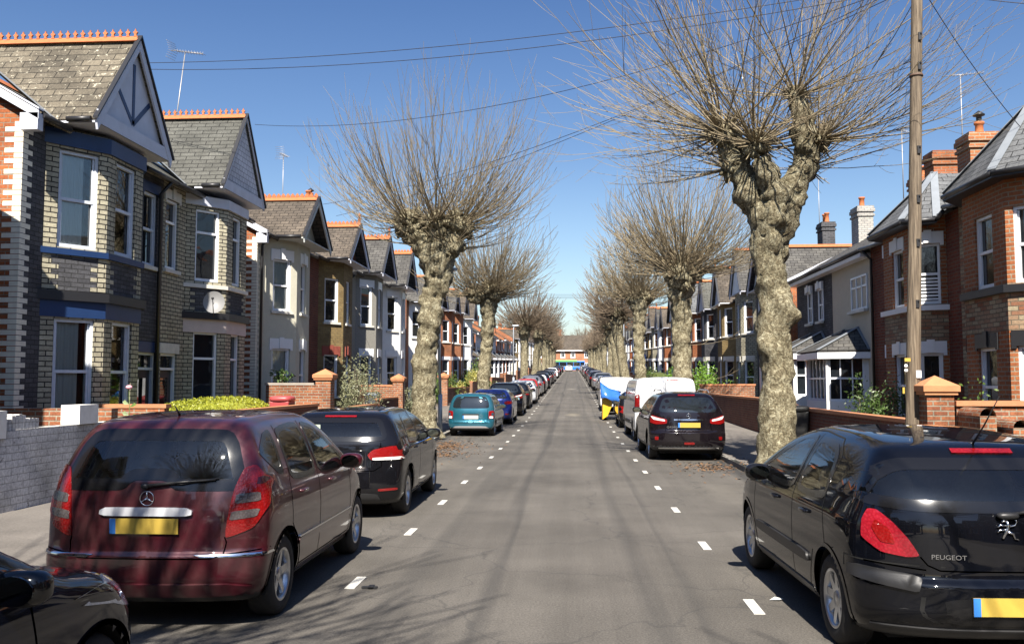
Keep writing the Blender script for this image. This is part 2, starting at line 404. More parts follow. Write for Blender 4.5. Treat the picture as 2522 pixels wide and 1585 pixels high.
def chimney(root,s,v,y,z0,z1,wv=.6,wy=.9,mat=None,pots=2,potmat=None,cowl=False,pale=False,n=.0):
    mb=MB(); x=s*v
    mb.box(x-wv/2,x+wv/2,y-wy/2,y+wy/2,z0,z1-.42)
    mb.box(x-wv/2-.05,x+wv/2+.05,y-wy/2-.05,y+wy/2+.05,z1-.42,z1-.34); mb.box(x-wv/2-.01,x+wv/2+.01,y-wy/2-.01,y+wy/2+.01,z1-.34,z1-.24)
    mb.box(x-wv/2-.06,x+wv/2+.06,y-wy/2-.06,y+wy/2+.06,z1-.24,z1-.1); mb.box(x-wv/2-.03,x+wv/2+.03,y-wy/2-.03,y+wy/2+.03,z1-.1,z1)
    ch=part(mb,'chimney',mat,root)
    for k in range(pots):
        yy=y+(k-(pots-1)/2)*.36; m=MB(); h=random.uniform(.32,.5)
        m.lathe([(.14,0),(.13,.04),(.105,.1),(.1,h-.08),(.13,h-.06),(.13,h),(.09,h),(.085,h-.2)],(x,yy,z1),n=12)
        part(m,'chimney_pot',potmat or ORR,ch)
    if cowl:
        yy=y+(pots-1)/2*.36; m=MB()
        m.lathe([(.07,0),(.07,.12),(.15,.12),(.15,.15),(.02,.25),(0,.26)],(x,yy,z1+.42),n=12); part(m,'chimney_cowl',BLACKP,ch)
    return ch
def house(c):
    """one terraced or semi-detached house; c['s'] = -1 left side, 1 right side"""
    s=c['s']; g=c['g']; vw,vb,vr=c['vw'],c['vb'],c['vr']; y0,y1=c['y0'],c['y1']; bc=c['bc']; hf,hb=c.get('hf',.72),c.get('hb',1.73)
    lod=c.get('lod',0); wm=c['wall']; E_=c['eave']; RG=c['ridge']; vbk=2*vr-vw+.0
    root=empty('house',(s*vw,(y0+y1)/2,g),c['label'],c.get('cat','house'),c.get('group'))
    V=lambda v,y,z:Vector((s*v,y,z))
    zm=lambda v:E_+(v-(vw-.3))*(RG-E_)/(vr-vw+.3)
    win=c.get('frame',UPVC); lin=c.get('lintel'); sill=c.get('sill',STONE); st=c.get('style','sash'); cur=c.get('curtain',{})
    zl0,zl1=g+c.get('zl0',.95),g+c.get('zl1',3.0); zu0,zu1=c['zu']; 
    # ---- main walls
    mb=MB(); e=.003
    door=c.get('door',1)   # 1: beyond the bay, -1: in front of it
    dy0,dy1=(bc+hb+.35,bc+hb+1.25) if door>0 else (bc-hb-1.25,bc-hb-.35)
    segs=[((vw,y0+e),(vw,bc-hb)),((vw,bc+hb),(vw,y1-e))]
    for k,(a,b) in enumerate(segs):
        if b[1]-a[1]<.05: continue
        B,L=basis(s,a,b); holes=[]
        if (door>0)==(k==1) and dy1<y1 and dy0>y0:
            t0,t1=dy0-a[1],dy1-a[1]; holes.append((t0,t1,g,g+2.5))
            if c.get('upwin',True): holes.append((t0+.1,t1-.1,zu0+.15,zu1))
        wallp(mb,B,L,g-.5,E_+.05,holes)
        if holes:
            t0,t1=holes[0][:2]
            d=MB(); d.obox(B,t0,t1,.12,.16,g+.1,g+2.08); dm=M_plain('door_'+c.get('doorc','dark'),c.get('doorcol',(.02,.022,.03)),.4)
            do=part(d,'door',dm,root)
            d=MB(); d.obox(B,t0,t0+.06,.05,.119,g+.1,g+2.5); d.obox(B,t1-.06,t1,.05,.119,g+.1,g+2.5); d.obox(B,t0+.06,t1-.06,.05,.119,g+2.09,g+2.15); d.obox(B,t0+.06,t1-.06,.05,.119,g+2.44,g+2.5)
            part(d,'door_frame',win,do)
            d=MB(); d.obox(B,t0+.06,t1-.06,.1,.118,g+2.15,g+2.44); d.obox(B,t0+.25,t1-.25,.112,.1195,g+1.2,g+1.9); part(d,'door_glass',M_glass(),do)
            if lin and lod<2:
                d=MB(); d.obox(B,t0-.08,t1+.08,-.03,.05,g+2.502,g+2.75); part(d,'door_lintel',lin,do)
            if len(holes)>1: window(root,B,t0+.1,t1-.1,zu0+.15,zu1,st,win,None,sill,lin if lod<2 else None,lod=lod)
    wm_main=c.get('wall2',wm)
    part(mb,'front_wall',wm_main,root,recalc=True)
    mb=MB()
    for yy in (y0+e,y1-e):
        mb.add([V(vw,yy,g-.5),V(vbk,yy,g-.5),V(vbk,yy,E_),V(vr,yy,RG-.1),V(vw,yy,zm(vw)-.1)],[(0,1,2,3,4)])
    mb.quad(V(vbk,y0,g-.5),V(vbk,y1,g-.5),V(vbk,y1,E_+.1),V(vbk,y0,E_+.1))
    sw=part(mb,'side_wall',c.get('side',wm),root)
    if c.get('quoin') and lod==0:
        B,L=basis(s,(vw,y0),(vbk,y0),Vector((0,1,0))); q=MB(); quoins(q,B,0.002,g+.1,E_-.1,1,w1=.16,w2=.34)
        B2,_=basis(s,(vw,y0),(vw,y1)); quoins(q,B2,0,g+.1,E_-.1,1,w1=.16,w2=.3)
        part(q,'quoins',c['quoin'],root)
    # ---- bay
    bst=c.get('bay','full')
    if bst:
        ztop=E_+.02 if bst=='full' else c['bayz']
        mb=MB(); pts=[(vw,bc-hb),(vb,bc-hf),(vb,bc+hf),(vw,bc+hb)]
        hu=[] ; qm=MB(); ap=MB(); aq=[]
        for k in range(3):
            a,b=pts[k],pts[k+1]; B,L=basis(s,a,b)
            ww=c.get('ww',(.72,.8))[0 if k!=1 else 1]; cx=L/2+ (.03 if k==0 else -.03 if k==2 else 0)
            if bst!='full' : ww=L-.2
            t0,t1=cx-ww/2,cx+ww/2
            holes=[(t0,t1,zl0,zl1)]
            if bst=='full': holes.append((t0,t1,zu0,zu1))
            wallp(mb,B,L,g-.5,ztop,holes,rm=c.get('reveal'))
            cs=cur.get(k,cur.get('all'))
            window(root,B,t0,t1,zl0,zl1,c.get('lstyle',st),win,cs,sill if bst=='full' else None,(lin if c.get('lintel_low',1) else None) if bst=='full' else None,lod=lod,lh=c.get('lh',.24))
            if bst=='full': window(root,B,t0,t1,zu0,zu1,c.get('ustyle',st) if k==c.get('ust_k',k) else st,win,cs,None if c.get('sillband') else sill,lin if c.get('lintel_up') else None,lod=lod,lh=c.get('lh',.24))
            if c.get('apron') and lod==0:
                # darker apron panels with toothed edges above the string course
                ap.obox(B,.16,L-.16,-.005,.01,c['za'][0],c['za'][1])
                quoins(ap,B,.0,c['za'][0],c['za'][1],1,1,w1=.16,w2=.3,e=.009); quoins(ap,B,L,c['za'][0],c['za'][1],-1,1,w1=.16,w2=.3,e=.009)
        part(mb,'bay_wall',[c.get('baywall',wm)],root)
        if ap.v: part(ap,'apron_panel',[c['apron'],c['baywall']],root)
        def band(z0,z1,out,mat,name):
            m=MB(); off=[(vw,bc-hb-out),(vb-out,bc-hf-out*.4),(vb-out,bc+hf+out*.4),(vw,bc+hb+out)]
            m.prism([V(v,y,z0) for v,y in off],Z*(z1-z0)); return part(m,name,mat,root)
        for (z0,z1,out,mat,nm) in c.get('bands',[]): band(z0,z1,out,mat,nm)
    # ---- roof
    roof=c['roof']; mb=MB(); o0=.12 if c.get('end0') else .0; o1=.12 if c.get('end1') else .0
    ev=vw-.32; ez=zm(ev)
    slab(mb,[V(ev,y0-o0,ez),V(ev,y1+o1,ez),V(vr,y1+o1,RG),V(vr,y0-o0,RG)]); slab(mb,[V(vr,y0-o0,RG-.002),V(vr,y1+o1,RG-.002),V(2*vr-ev,y1+o1,ez),V(2*vr-ev,y0-o0,ez)])
    ro=part(mb,'roof',roof,root)
    if lod<2 or c.get('crestmain'): crest(ro,V(vr,y0-o0,RG+.03),V(vr,y1+o1,RG+.03),fleur=c.get('fleur',0) if c.get('mainfleur') else 0)
    if c.get('end0') and lod<2:
        m=MB(); vg=c.get('verge',GREYW)
        a,b=V(ev-.05,y0-.15,ez+.03),V(vr,y0-.15,RG+.05); d=(b-a)
        m.prism([a,b,b-Z*.16,a-Z*.16],Vector((0,.03,0))); m.prism([a+Z*.02,b+Z*.02,b+Z*.05,a+Z*.05],Vector((0,.16,0)))
        kv=vw-.02; m.box(min(s*kv,s*(ev-.04)),max(s*kv,s*(ev-.04)),y0-.15,y0+.02,ez-.32,ez-.01)
        part(m,'verge_board',vg,ro)
    def gutter(p,q):
        if lod<2 and (p-q).length>.15:
            gt=MB(); gt.tube([p,q],.055,8); part(gt,'gutter',BLACKP,ro)
    ga=c.get('gable')
    if ga:
        gw=ga['half']; zf=ga['foot']; za=ga['apex']; vt=ga['tip']
        vbf=vmain(c,zf)+.05; vba=min(vr,vmain(c,za)+.05)
        m=MB()
        for sg in (-1,1):
            pf=[V(vt,bc,za),V(vba,bc,za),V(max(vbf,ev+.02),bc+sg*gw,zf),V(vt,bc+sg*gw,zf)]
            pf=[p+Z*.012 for p in pf]; slab(m,pf,.07)
        go=part(m,'gable_roof',ga.get('roof',roof),root)
        crest(go,V(vt+.01,bc,za+.05),V(vba,bc,za+.05),fleur=c.get('fleur',1) if lod<2 else 0)
        if ga.get('finial'):
            m=MB(); x=s*(vt+.06)
            m.lathe([(.09,0),(.06,.08),(.045,.2),(.08,.24),(.03,.3),(.075,.4),(.03,.48),(.0,.56)],(x,bc,za+.05),n=8)
            m.box(x-.02,x+.02,bc-.14,bc+.14,za+.37,za+.43); part(m,'finial',ORR,go)
        # gable wall
        vg=ga.get('face',vt+.12); m=MB(); k=(gw-.1)/(gw)
        m.prism([V(vg,bc-gw+.08,zf-.05),V(vg,bc+gw-.08,zf-.05),V(vg,bc,za-.08)],Vector((s*.06,0,0)))
        gwal=part(m,'gable_wall',ga.get('mat',GREYW),root)
        m=MB(); bh=ga.get('bh',.2)
        for sg in (-1,1):
            m.prism([V(vt-.02,bc,za+.06),V(vt-.02,bc+sg*(gw+.06),zf+.0),V(vt-.02,bc+sg*(gw+.0),zf-bh),V(vt-.02,bc,za+.06-bh*1.25)],Vector((s*.045,0,0)))
        part(m,'bargeboard',ga.get('barge',WHITE),go)
        m=MB()
        for sg in (-1,1):  # dark verge tiles lying over the boards
            a,b=V(vt-.06,bc,za+.085),V(vt-.06,bc+sg*(gw+.1),zf-.01); m.prism([a,b,b+Z*.05,a+Z*.05],Vector((s*.1,0,0)))
        part(m,'verge_tiles',BLACKP if ga.get('darkverge',1) else roof,go)
        m=MB(); m.prism([V(vt-.0,bc-gw,zf-.02),V(vt-.0,bc+gw,zf-.02),V(vw-.1,bc+gw,zf-.02),V(vw-.1,bc-gw,zf-.02)],Z*-.04)
        if ga.get('soffitband',1): m.prism([V(vt-.01,bc-gw,zf-.06),V(vt-.01,bc+gw,zf-.06),V(vt-.01,bc+gw,zf+.2),V(vt-.01,bc-gw,zf+.2)],Vector((s*.03,0,0)))
        part(m,'soffit',ga.get('barge',WHITE),go)
        if ga.get('timber'):
            m=MB(); x=vg-.012; tb=ga['timber']
            def bar(p,q,w=.05):
                p=V(x,*p);q=V(x,*q); d=(q-p).normalized(); n=Vector((0,-d.z,d.y)); m.prism([p-n*w,q-n*w,q+n*w,p+n*w],Vector((s*.03,0,0)))
            bar((bc,zf+.35),(bc,za-.5)); bar((bc,zf+.35),(bc-gw*.45,zf+(za-zf)*.46)); bar((bc,zf+.35),(bc+gw*.45,zf+(za-zf)*.46))
            part(m,'timber_strips',tb,gwal)
        gutter(V(vt+.1,bc-gw-.05,zf+.0),V(ev,bc-gw-.05,zf+.0))
        gutter(V(ev-.04,y0,ez-.02),V(ev-.04,bc-gw,ez-.02)); gutter(V(ev-.04,bc+gw,ez-.02),V(ev-.04,y1,ez-.02))
        # lead valley
        if lod<2:
            m=MB()
            a=V(vmain(c,zf),bc-gw,zf+.03); b=V(vba,bc,za+.03)
            for sg in (-1,1):
                a=V(max(vbf-.05,ev),bc+sg*gw,zf+.035); d=Vector((0,sg*.1,0)); m.prism([a-d*.3,b-d*.3,b+d,a+d*1.2],Z*.012)
            part(m,'lead_valley',LEAD,go)
    elif c.get('hip'):
        h=c['hip']; o=.32; zE=h['eave']; zA=h['apex']; va=h['va']
        ep=[(ev+.6,bc-hb-.25),(vb-o,bc-hf-.2),(vb-o,bc+hf+.2),(ev+.6,bc+hb+.25)]
        P=[V(v,y,zE if 0<i<3 else zm(v)) for i,(v,y) in enumerate(ep)]; P[0]=V(ev,bc-hb-.3,zE);P[3]=V(ev,bc+hb+.3,zE)
        A=V(va,bc,zA); Bk=V(vmain(c,zA),bc,zA); K0=V(vmain(c,zE)+.1,bc-hb-.3,zE+.02); K1=V(vmain(c,zE)+.1,bc+hb+.3,zE+.02)
        m=MB()
        for pl in ([P[0],P[1],A],[P[1],P[2],A],[P[2],P[3],A],[K0,P[0],A,Bk],[P[3],K1,Bk,A]): slab(m,[p+Z*.02 for p in pl],.06)
        go=part(m,'bay_roof',roof,root)
        m=MB()
        for p in (P[0],P[1],P[2],P[3]):
            d=(A-p); n=Vector((-d.y,d.x,0)).normalized()*.09; m.prism([p+n+Z*.045,A+n+Z*.045,A-n+Z*.045,p-n+Z*.045],Z*.02)
        part(m,'lead_hips',LEAD,go)
        for i in range(3): gutter(P[i]-Z*.03,P[i+1]-Z*.03)
        m=MB(); m.prism([P[0]-Z*.08,P[1]-Z*.08,P[2]-Z*.08,P[3]-Z*.08],Z*-.04); part(m,'soffit',BLACKP,go)
        gutter(V(ev-.04,y0,ez-.02),P[0]-Z*.03); gutter(P[3]-Z*.03,V(ev-.04,y1,ez-.02))
    else:
        gutter(V(ev-.04,y0,ez-.02),V(ev-.04,y1,ez-.02))
        m=MB(); m.box(min(s*ev,s*vw),max(s*ev,s*vw),y0,y1,ez-.22,ez-.1); part(m,'fascia',c.get('fascia',WHITE),ro)
    if bst=='low':
        m=MB(); B,L=basis(s,(vw,bc-hb),(vw,bc+hb)); wallp(m,B,L,c['bayz']-.05,E_+.05,[]); part(m,'upper_wall',wm_main,root)
        zE=c['bayz']; m=MB(); o=.28
        P=[V(vw,bc-hb-.2,zE),V(vb-o,bc-hf-.1,zE),V(vb-o,bc+hf+.1,zE),V(vw,bc+hb+.2,zE)]; A0=V(vw-.02,bc-hf*.6,zE+.75); A1=V(vw-.02,bc+hf*.6,zE+.75)
        for pl in ([P[0],P[1],A0],[P[1],P[2],A1,A0],[P[2],P[3],A1]): slab(m,pl,.05)
        bo=part(m,'bay_roof',roof,root)
        for p,a in ((P[0],A0),(P[1],A0),(P[2],A1),(P[3],A1)):
            m=MB(); d=(a-p); n=Vector((-d.y,d.x,0)).normalized()*.07; m.prism([p+n+Z*.02,a+n+Z*.02,a-n+Z*.02,p-n+Z*.02],Z*.02); part(m,'lead_hip',LEAD,bo)
        m=MB(); m.prism([p-Z*.06 for p in P],Z*-.2); part(m,'fascia',WHITE,bo)
        for (yy,ww2) in c.get('topwins',[]):
            B,L=basis(s,(vw,yy-ww2/2),(vw,yy+ww2/2)); 
            window(root,(B[0]-B[2]*.09,B[1],B[2],Z),0,L,zu0,zu1,c.get('ustyle',st),win,None,sill,lin,lod=lod)
    if lod<2:
        if c.get('pipe') is not None:
            m=MB(); y=c['pipe']; pv=vw-.08
            m.tube([V(ev-.02,y,ez-.06),V(pv,y,ez-.35),V(pv,y,g)],.045,8); part(m,'downpipe',c.get('pipemat',BLACKP),root)
    for ch in c.get('chimneys',[]): chimney(root,s,*ch[:4],**ch[4])
    rebase(root)
    return root
CREAMB=M_brick('cream_brick',(.50,.46,.33),(.38,.345,.25),(.035,.032,.028),bw=.27,bh=.098,ms=.012,var=.3)
GREYB=M_brick('grey_brick',(0.112,0.112,0.12),(0.068,0.068,0.075),(0.038,0.038,0.038),bw=.25,bh=.088,ms=.009,var=.4)
REDB=M_brick('red_brick',(.42,.135,.045),(.31,.09,.035),(.27,.22,.16),bw=.25,bh=.088,ms=.009,var=.35)
REDB2=M_brick('dark_red_brick',(0.21,0.052,0.025),(0.14,0.035,0.021),(0.14,0.119,0.091),bw=.25,bh=.088,ms=.009,var=.35)
YELB=M_brick('yellow_brick',(0.27,0.195,0.083),(0.21,0.143,0.06),(0.15,0.12,0.075),bw=.25,bh=.088,ms=.007,var=.3)
CRMRED=M_brick('cream_and_red_brick',(0.396,0.338,0.223),(0.259,0.079,0.036),(0.144,0.122,0.086),bw=.27,bh=.09,ms=.01,var=.3,bias=-.1)
STRIPE=M_brick('banded_brick',(.43,.15,.055),(.32,.105,.042),(.33,.28,.2),bw=.27,bh=.09,ms=.013,var=.35)
CQ=M_plain('cream_quoin_brick',(.74,.70,.58),.8,var=.25,vscale=9)
CRR=M_plain('cream_render',(.52,.50,.40),.85,var=.14,vscale=5,bmp=.4,bscale=60)
WHR=M_plain('white_render',(.76,.76,.74),.8,var=.1,vscale=4,bmp=.3,bscale=60)
GRR=M_plain('grey_pebble_render',(.24,.23,.20),.95,var=.35,vscale=20,bmp=.6,bscale=90)
BEIGE=M_plain('beige_render',(.50,.45,.35),.85,var=.12,vscale=4,bmp=.3,bscale=60)
BLUEG=M_plain('blue_grey_render',(.30,.36,.46),.8,var=.15)
T_MOSS=M_tile('mossy_roof_tile',(.17,.145,.105),(.11,.095,.07),lich=((.42,.39,.30),.58),th=.2,tw=.42)
T_SLATE=M_tile('olive_grey_slate',(.115,.115,.10),(.088,.088,.075),lich=((.30,.25,.04),.70),th=.15,tw=.4,rough=.7)
T_BROWN=M_tile('brown_roof_tile',(.135,.11,.085),(.085,.07,.055),lich=((.34,.33,.28),.66),th=.16,tw=.3)
T_GREY=M_tile('grey_roof_slate',(.115,.11,.10),(.075,.072,.068),th=.17,tw=.32,lich=((.25,.25,.22),.68))
T_PALE=M_tile('pale_grey_slate',(.16,.165,.17),(.125,.13,.135),th=.2,tw=.35)
TILEHUNG=M_brick('white_hung_tiles',(.68,.69,.74),(.62,.63,.68),(.25,.26,.3),bw=.2,bh=.14,ms=.009,var=.1)
REDSTR=REDB2
def H(**k):
    c=dict(s=-1,vw=10.,vb=9.3,vr=12.9,eave=6.75,ridge=9.0,roof=T_GREY,wall=CREAMB,lod=0,zu=(4.4,6.35),g=.05); c.update(k)
    return house(c)
SOOTB=BLACKP
# -- left side, nearest pair
H(y0=15.42,y1=21.05,bc=17.87,g=.05,wall=GREYB,side=REDB,quoin=CQ,baywall=CREAMB,roof=T_MOSS,label='nearest house on the left, cream brick bay with blue bands and blue timbered gable',
  gable=dict(tip=9.1,half=1.56,foot=6.9,apex=9.03,mat=GREYW,barge=GREYW,timber=BLUE,face=9.2),apron=GREYB,za=(3.62,4.28),sillband=1,
  bands=[(4.30,4.42,.07,BLUE,'blue_sill_band'),(6.42,6.72,.06,BLUE,'blue_eaves_band'),(3.1,3.42,.03,BLUE,'blue_lintel_band'),(3.42,3.6,.12,BLACKP,'string_course')],
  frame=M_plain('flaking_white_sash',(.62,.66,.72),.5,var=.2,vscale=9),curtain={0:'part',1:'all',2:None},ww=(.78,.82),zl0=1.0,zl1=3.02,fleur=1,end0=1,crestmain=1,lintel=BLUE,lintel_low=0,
  pipe=20.75,door=1,ridge=8.6,zu=(4.45,6.35),chimneys=[])
H(y0=21.05,y1=26.3,bc=24.08,g=.06,wall=GREYB,wall2=CREAMB,side=REDB,baywall=CREAMB,roof=T_SLATE,label='second house on the left with a white tile hung gable over its bay',
  gable=dict(tip=9.1,half=1.5,foot=7.0,apex=9.25,mat=TILEHUNG,barge=GREYW,face=9.16,bh=.1),apron=GREYB,za=(3.72,4.3),sillband=1,
  bands=[(4.32,4.42,.07,STONE,'stone_sill_band'),(6.5,6.76,.05,GREYW,'eaves_band'),(3.15,3.5,.03,M_plain('pinkish_stone',(.55,.47,.43),.8,var=.2),'stone_lintel_band'),(3.5,3.68,.12,BLACKP,'string_course')],
  frame=UPVC,style='casement',ww=(.72,.62),zl0=.95,zl1=3.1,fleur=1,ridge=8.7,zu=(4.5,6.4),door=-1,lintel=STONE,lintel_low=0,end1=1)
# -- second pair
H(y0=27.6,y1=33.1,bc=30.1,g=.1,wall=CRR,side=REDB,baywall=CRR,roof=T_BROWN,vb=9.25,label='cream rendered bay house with an orange brick side wall, third on the left',
  gable=dict(tip=8.75,half=1.6,foot=6.62,apex=8.15,mat=CRR,barge=M_plain('grey_barge',(.5,.52,.5),.6,var=.1),face=9.22,soffitband=0),
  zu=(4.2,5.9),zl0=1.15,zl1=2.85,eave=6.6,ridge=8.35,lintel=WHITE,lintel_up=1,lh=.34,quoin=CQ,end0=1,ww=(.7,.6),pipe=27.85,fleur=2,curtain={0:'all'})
H(y0=33.1,y1=39.1,bc=36.25,g=.2,wall=REDB2,side=REDB,baywall=YELB,roof=T_BROWN,vb=9.25,label='yellow brick bay house with dark red lintels, fourth on the left',
  gable=dict(tip=8.75,half=1.6,foot=6.75,apex=8.3,mat=REDB2,barge=GREYW,face=9.22,soffitband=0,finial=1),
  zu=(4.25,6.0),zl0=1.1,zl1=2.75,eave=6.7,ridge=8.4,lintel=M_plain('dark_red_stone',(.25,.06,.04),.7,var=.2),lh=.34,ww=(.7,.6),fleur=2,pipe=38.7,chimneys=[(11.8,39.1,8.4,9.95,dict(mat=REDB,pots=2,cowl=True))])
H(y0=39.1,y1=45.2,bc=42.3,g=.28,wall=GRR,side=REDB,baywall=GRR,roof=T_GREY,vb=9.25,label='grey pebble dashed bay house with white lintels, fifth on the left',
  gable=dict(tip=8.75,half=1.6,foot=6.95,apex=8.75,mat=GREYB,barge=GREYW,face=9.22,soffitband=0,finial=1),
  zu=(4.5,6.3),zl0=1.1,zl1=2.8,eave=6.85,ridge=8.7,lintel=WHITE,lintel_up=1,lh=.34,ww=(.7,.6),fleur=2,pipe=39.4,lod=1,chimneys=[(12.6,45.2,8.4,9.7,dict(mat=REDB,pots=3))])
H(y0=45.2,y1=51.3,bc=48.3,g=.4,wall=WHR,side=REDB,baywall=WHR,roof=T_GREY,vb=9.25,label='white rendered bay house, sixth on the left behind the big plane tree',
  gable=dict(tip=8.75,half=1.6,foot=7.0,apex=8.9,mat=GREYW,barge=GREYW,face=9.22,soffitband=0,finial=1),
  zu=(4.6,6.4),zl0=1.1,zl1=2.8,eave=6.95,ridge=8.75,lintel=WHITE,lintel_up=1,lh=.34,ww=(.7,.6),fleur=2,pipe=51.0,lod=1)
# -- a near neighbour out of view whose shadow falls on the first house
H(y0=7.0,y1=13.3,bc=10.5,g=.05,wall=REDB,side=REDB,baywall=CREAMB,roof=T_MOSS,label='house just outside the left edge that shades the first gable',lod=2,
  gable=dict(tip=9.1,half=1.56,foot=6.9,apex=9.03,mat=GREYW,barge=GREYW),end1=1,ridge=8.6)
# -- generic left houses further up
walls=[(REDB,WHR),(WHR,WHR),(REDB,REDB),(REDB,REDB),(GRR,WHR),(YELB,CRR),(WHR,WHR),(REDB,YELB)]
ordw=['seventh','eighth','ninth','tenth','eleventh','twelfth','thirteenth','fourteenth','fifteenth','sixteenth','seventeenth','eighteenth','nineteenth','twentieth']+['twenty-'+x for x in ('first','second','third','fourth','fifth','sixth','seventh','eighth','ninth')]+['thirtieth','thirty-first','thirty-second','thirty-third','thirty-fourth','thirty-fifth','thirty-sixth','thirty-seventh']
rnd=random.Random(3)
y=53.2
for i in range(27):
    wd=5.9; a=walls[i%8]; g=gz(y+3); low= 5<=i<=14
    e_=6.35 if not low else 5.6
    e_+=rnd.uniform(-.25,.25); cname={REDB.name:'red brick',WHR.name:'white rendered',GRR.name:'grey rendered',YELB.name:'yellow brick',CRR.name:'cream rendered'}[a[1].name]
    gb=dict(tip=8.85,half=1.55,foot=e_+g+.05,apex=e_+g+1.75,mat=rnd.choice([GREYW,REDB2,TILEHUNG]),barge=GREYW,face=9.22,soffitband=0,finial=(i%3==0)) if not low else None
    ch=[(12.6,y+wd,e_+g+1.2,e_+g+2.9,dict(mat=REDB,pots=2))] if i%2 else []
    k=dict(y0=y,y1=y+wd,bc=y+2.6,g=g,wall=a[0],side=REDB,baywall=a[1],roof=rnd.choice([T_GREY,T_BROWN]),vb=9.25,zu=(g+4.05,g+5.7 if not low else g+5.2),zl1=2.7,eave=e_+g,ridge=e_+g+1.9,lod=2,lintel=WHITE,
       label=f'{cname} {"flat fronted" if low else "gabled"} terrace house, {ordw[i]} on the left',group='terrace houses further up the left side',chimneys=ch,fleur=0)
    if low: k.update(bay='low',bayz=g+3.0,ww=(.7,.8),topwins=[(y+2.0,.9),(y+4.4,.8)],upwin=False)
    if gb: k['gable']=gb
    H(**k); y+=wd
    if i%2==1: y+=1.1
# ---------------------------------------------------------------- right side
RB=dict(s=1,vw=9.2,vb=8.5,vr=13.0,eave=5.95,ridge=8.3,zu=(3.78,5.28),zl0=.9,zl1=2.5,hf=1.05,hb=1.3,roof=T_PALE,fleur=0,lod=0)
H(**{**RB,**dict(y0=15.6,y1=21.75,bc=18.95,hf=.95,hb=1.6,g=.05,wall=REDB2,side=REDB,baywall=STRIPE,eave=6.05,ridge=8.6,hip=dict(eave=5.95,apex=7.7,va=9.6),label='nearest house on the right, orange brick bay with a black sill band',
  bands=[(3.6,3.75,.1,BLACKP,'black_sill_band'),(2.86,3.58,.006,CRMRED,'patterned_brick_band')],sillband=1,lintel=BLACKP,lh=.3,ww=(.62,.8),upwin=False,door=1,wall2=CRMRED)})
H(**{**RB,**dict(y0=21.75,y1=28.0,bc=23.85,hf=1.05,hb=1.35,g=.06,wall=CRMRED,wall2=REDB2,side=REDB,baywall=STRIPE,hip=dict(eave=5.85,apex=7.3,va=9.5),label='second house on the right, red and cream brick with a white shuttered bay window',
  bands=[(3.62,3.75,.1,WHITE,'white_sill_band'),(2.88,3.58,.006,CRMRED,'patterned_brick_band')],sillband=1,lintel=WHITE,lintel_up=1,lh=.3,ww=(.52,.8),ustyle='shutter',ust_k=0,upwin=False,door=1,pipe=27.8,
  chimneys=[(10.85,24.2,6.6,8.4,dict(mat=STRIPE,pots=1,cowl=True,wv=.85,wy=.8)),(11.2,27.4,6.8,8.75,dict(mat=REDB,pots=0,wv=.85,wy=.7))])})
H(**{**RB,**dict(y0=28.05,y1=32.2,bc=30.1,hf=1.2,hb=1.6,g=.1,wall=BEIGE,side=REDB,baywall=WHR,bay='low',bayz=2.85,zl0=1.15,zl1=2.6,vb=8.0,topwins=[(29.2,1.6)],ustyle='casement',style='grid',zu=(4.15,5.25),roof=T_GREY,
  label='beige rendered house with a low white bay window, third on the right',upwin=False,door=9,
  chimneys=[(12.4,32.2,7.4,9.1,dict(mat=REDB,pots=2,cowl=True))])})
H(**{**RB,**dict(y0=32.2,y1=37.2,bc=34.3,hf=1.2,hb=1.6,g=.15,wall=GREYB,side=REDB,baywall=WHR,bay='low',bayz=2.95,zl0=1.2,zl1=2.7,vb=8.0,topwins=[(33.6,.62),(35.1,.62)],zu=(4.1,5.3),roof=T_GREY,lintel=WHITE,
  label='dark brick house with two narrow upper windows, fourth on the right',upwin=False,door=9,style='grid',
  chimneys=[(11.9,37.2,7.4,9.0,dict(mat=M_brick('pale_chimney_brick',(.45,.43,.38),(.35,.33,.3),(.2,.2,.2),bh=.088),pots=1))])})
H(**{**RB,**dict(y0=38.6,y1=44.2,bc=41.2,hf=.72,hb=1.7,g=.25,wall=WHR,side=REDB,baywall=WHR,eave=6.0,ridge=8.0,vb=8.6,zu=(4.1,5.7),roof=T_GREY,quoin=CQ,end0=1,
  gable=dict(tip=8.3,half=1.7,foot=6.1,apex=8.0,mat=WHR,barge=GREYW,face=8.55,soffitband=0),label='white rendered gabled house behind the large tree, fifth on the right',lod=1,
  chimneys=[(12.4,44.2,7.4,9.6,dict(mat=GREYB,pots=2))])})
walls=[(GREYB,CREAMB),(REDB,YELB),(GREYB,GREYB),(YELB,REDB),(WHR,WHR),(BLUEG,BLUEG),(REDB,REDB),(GRR,WHR)]
y=44.4
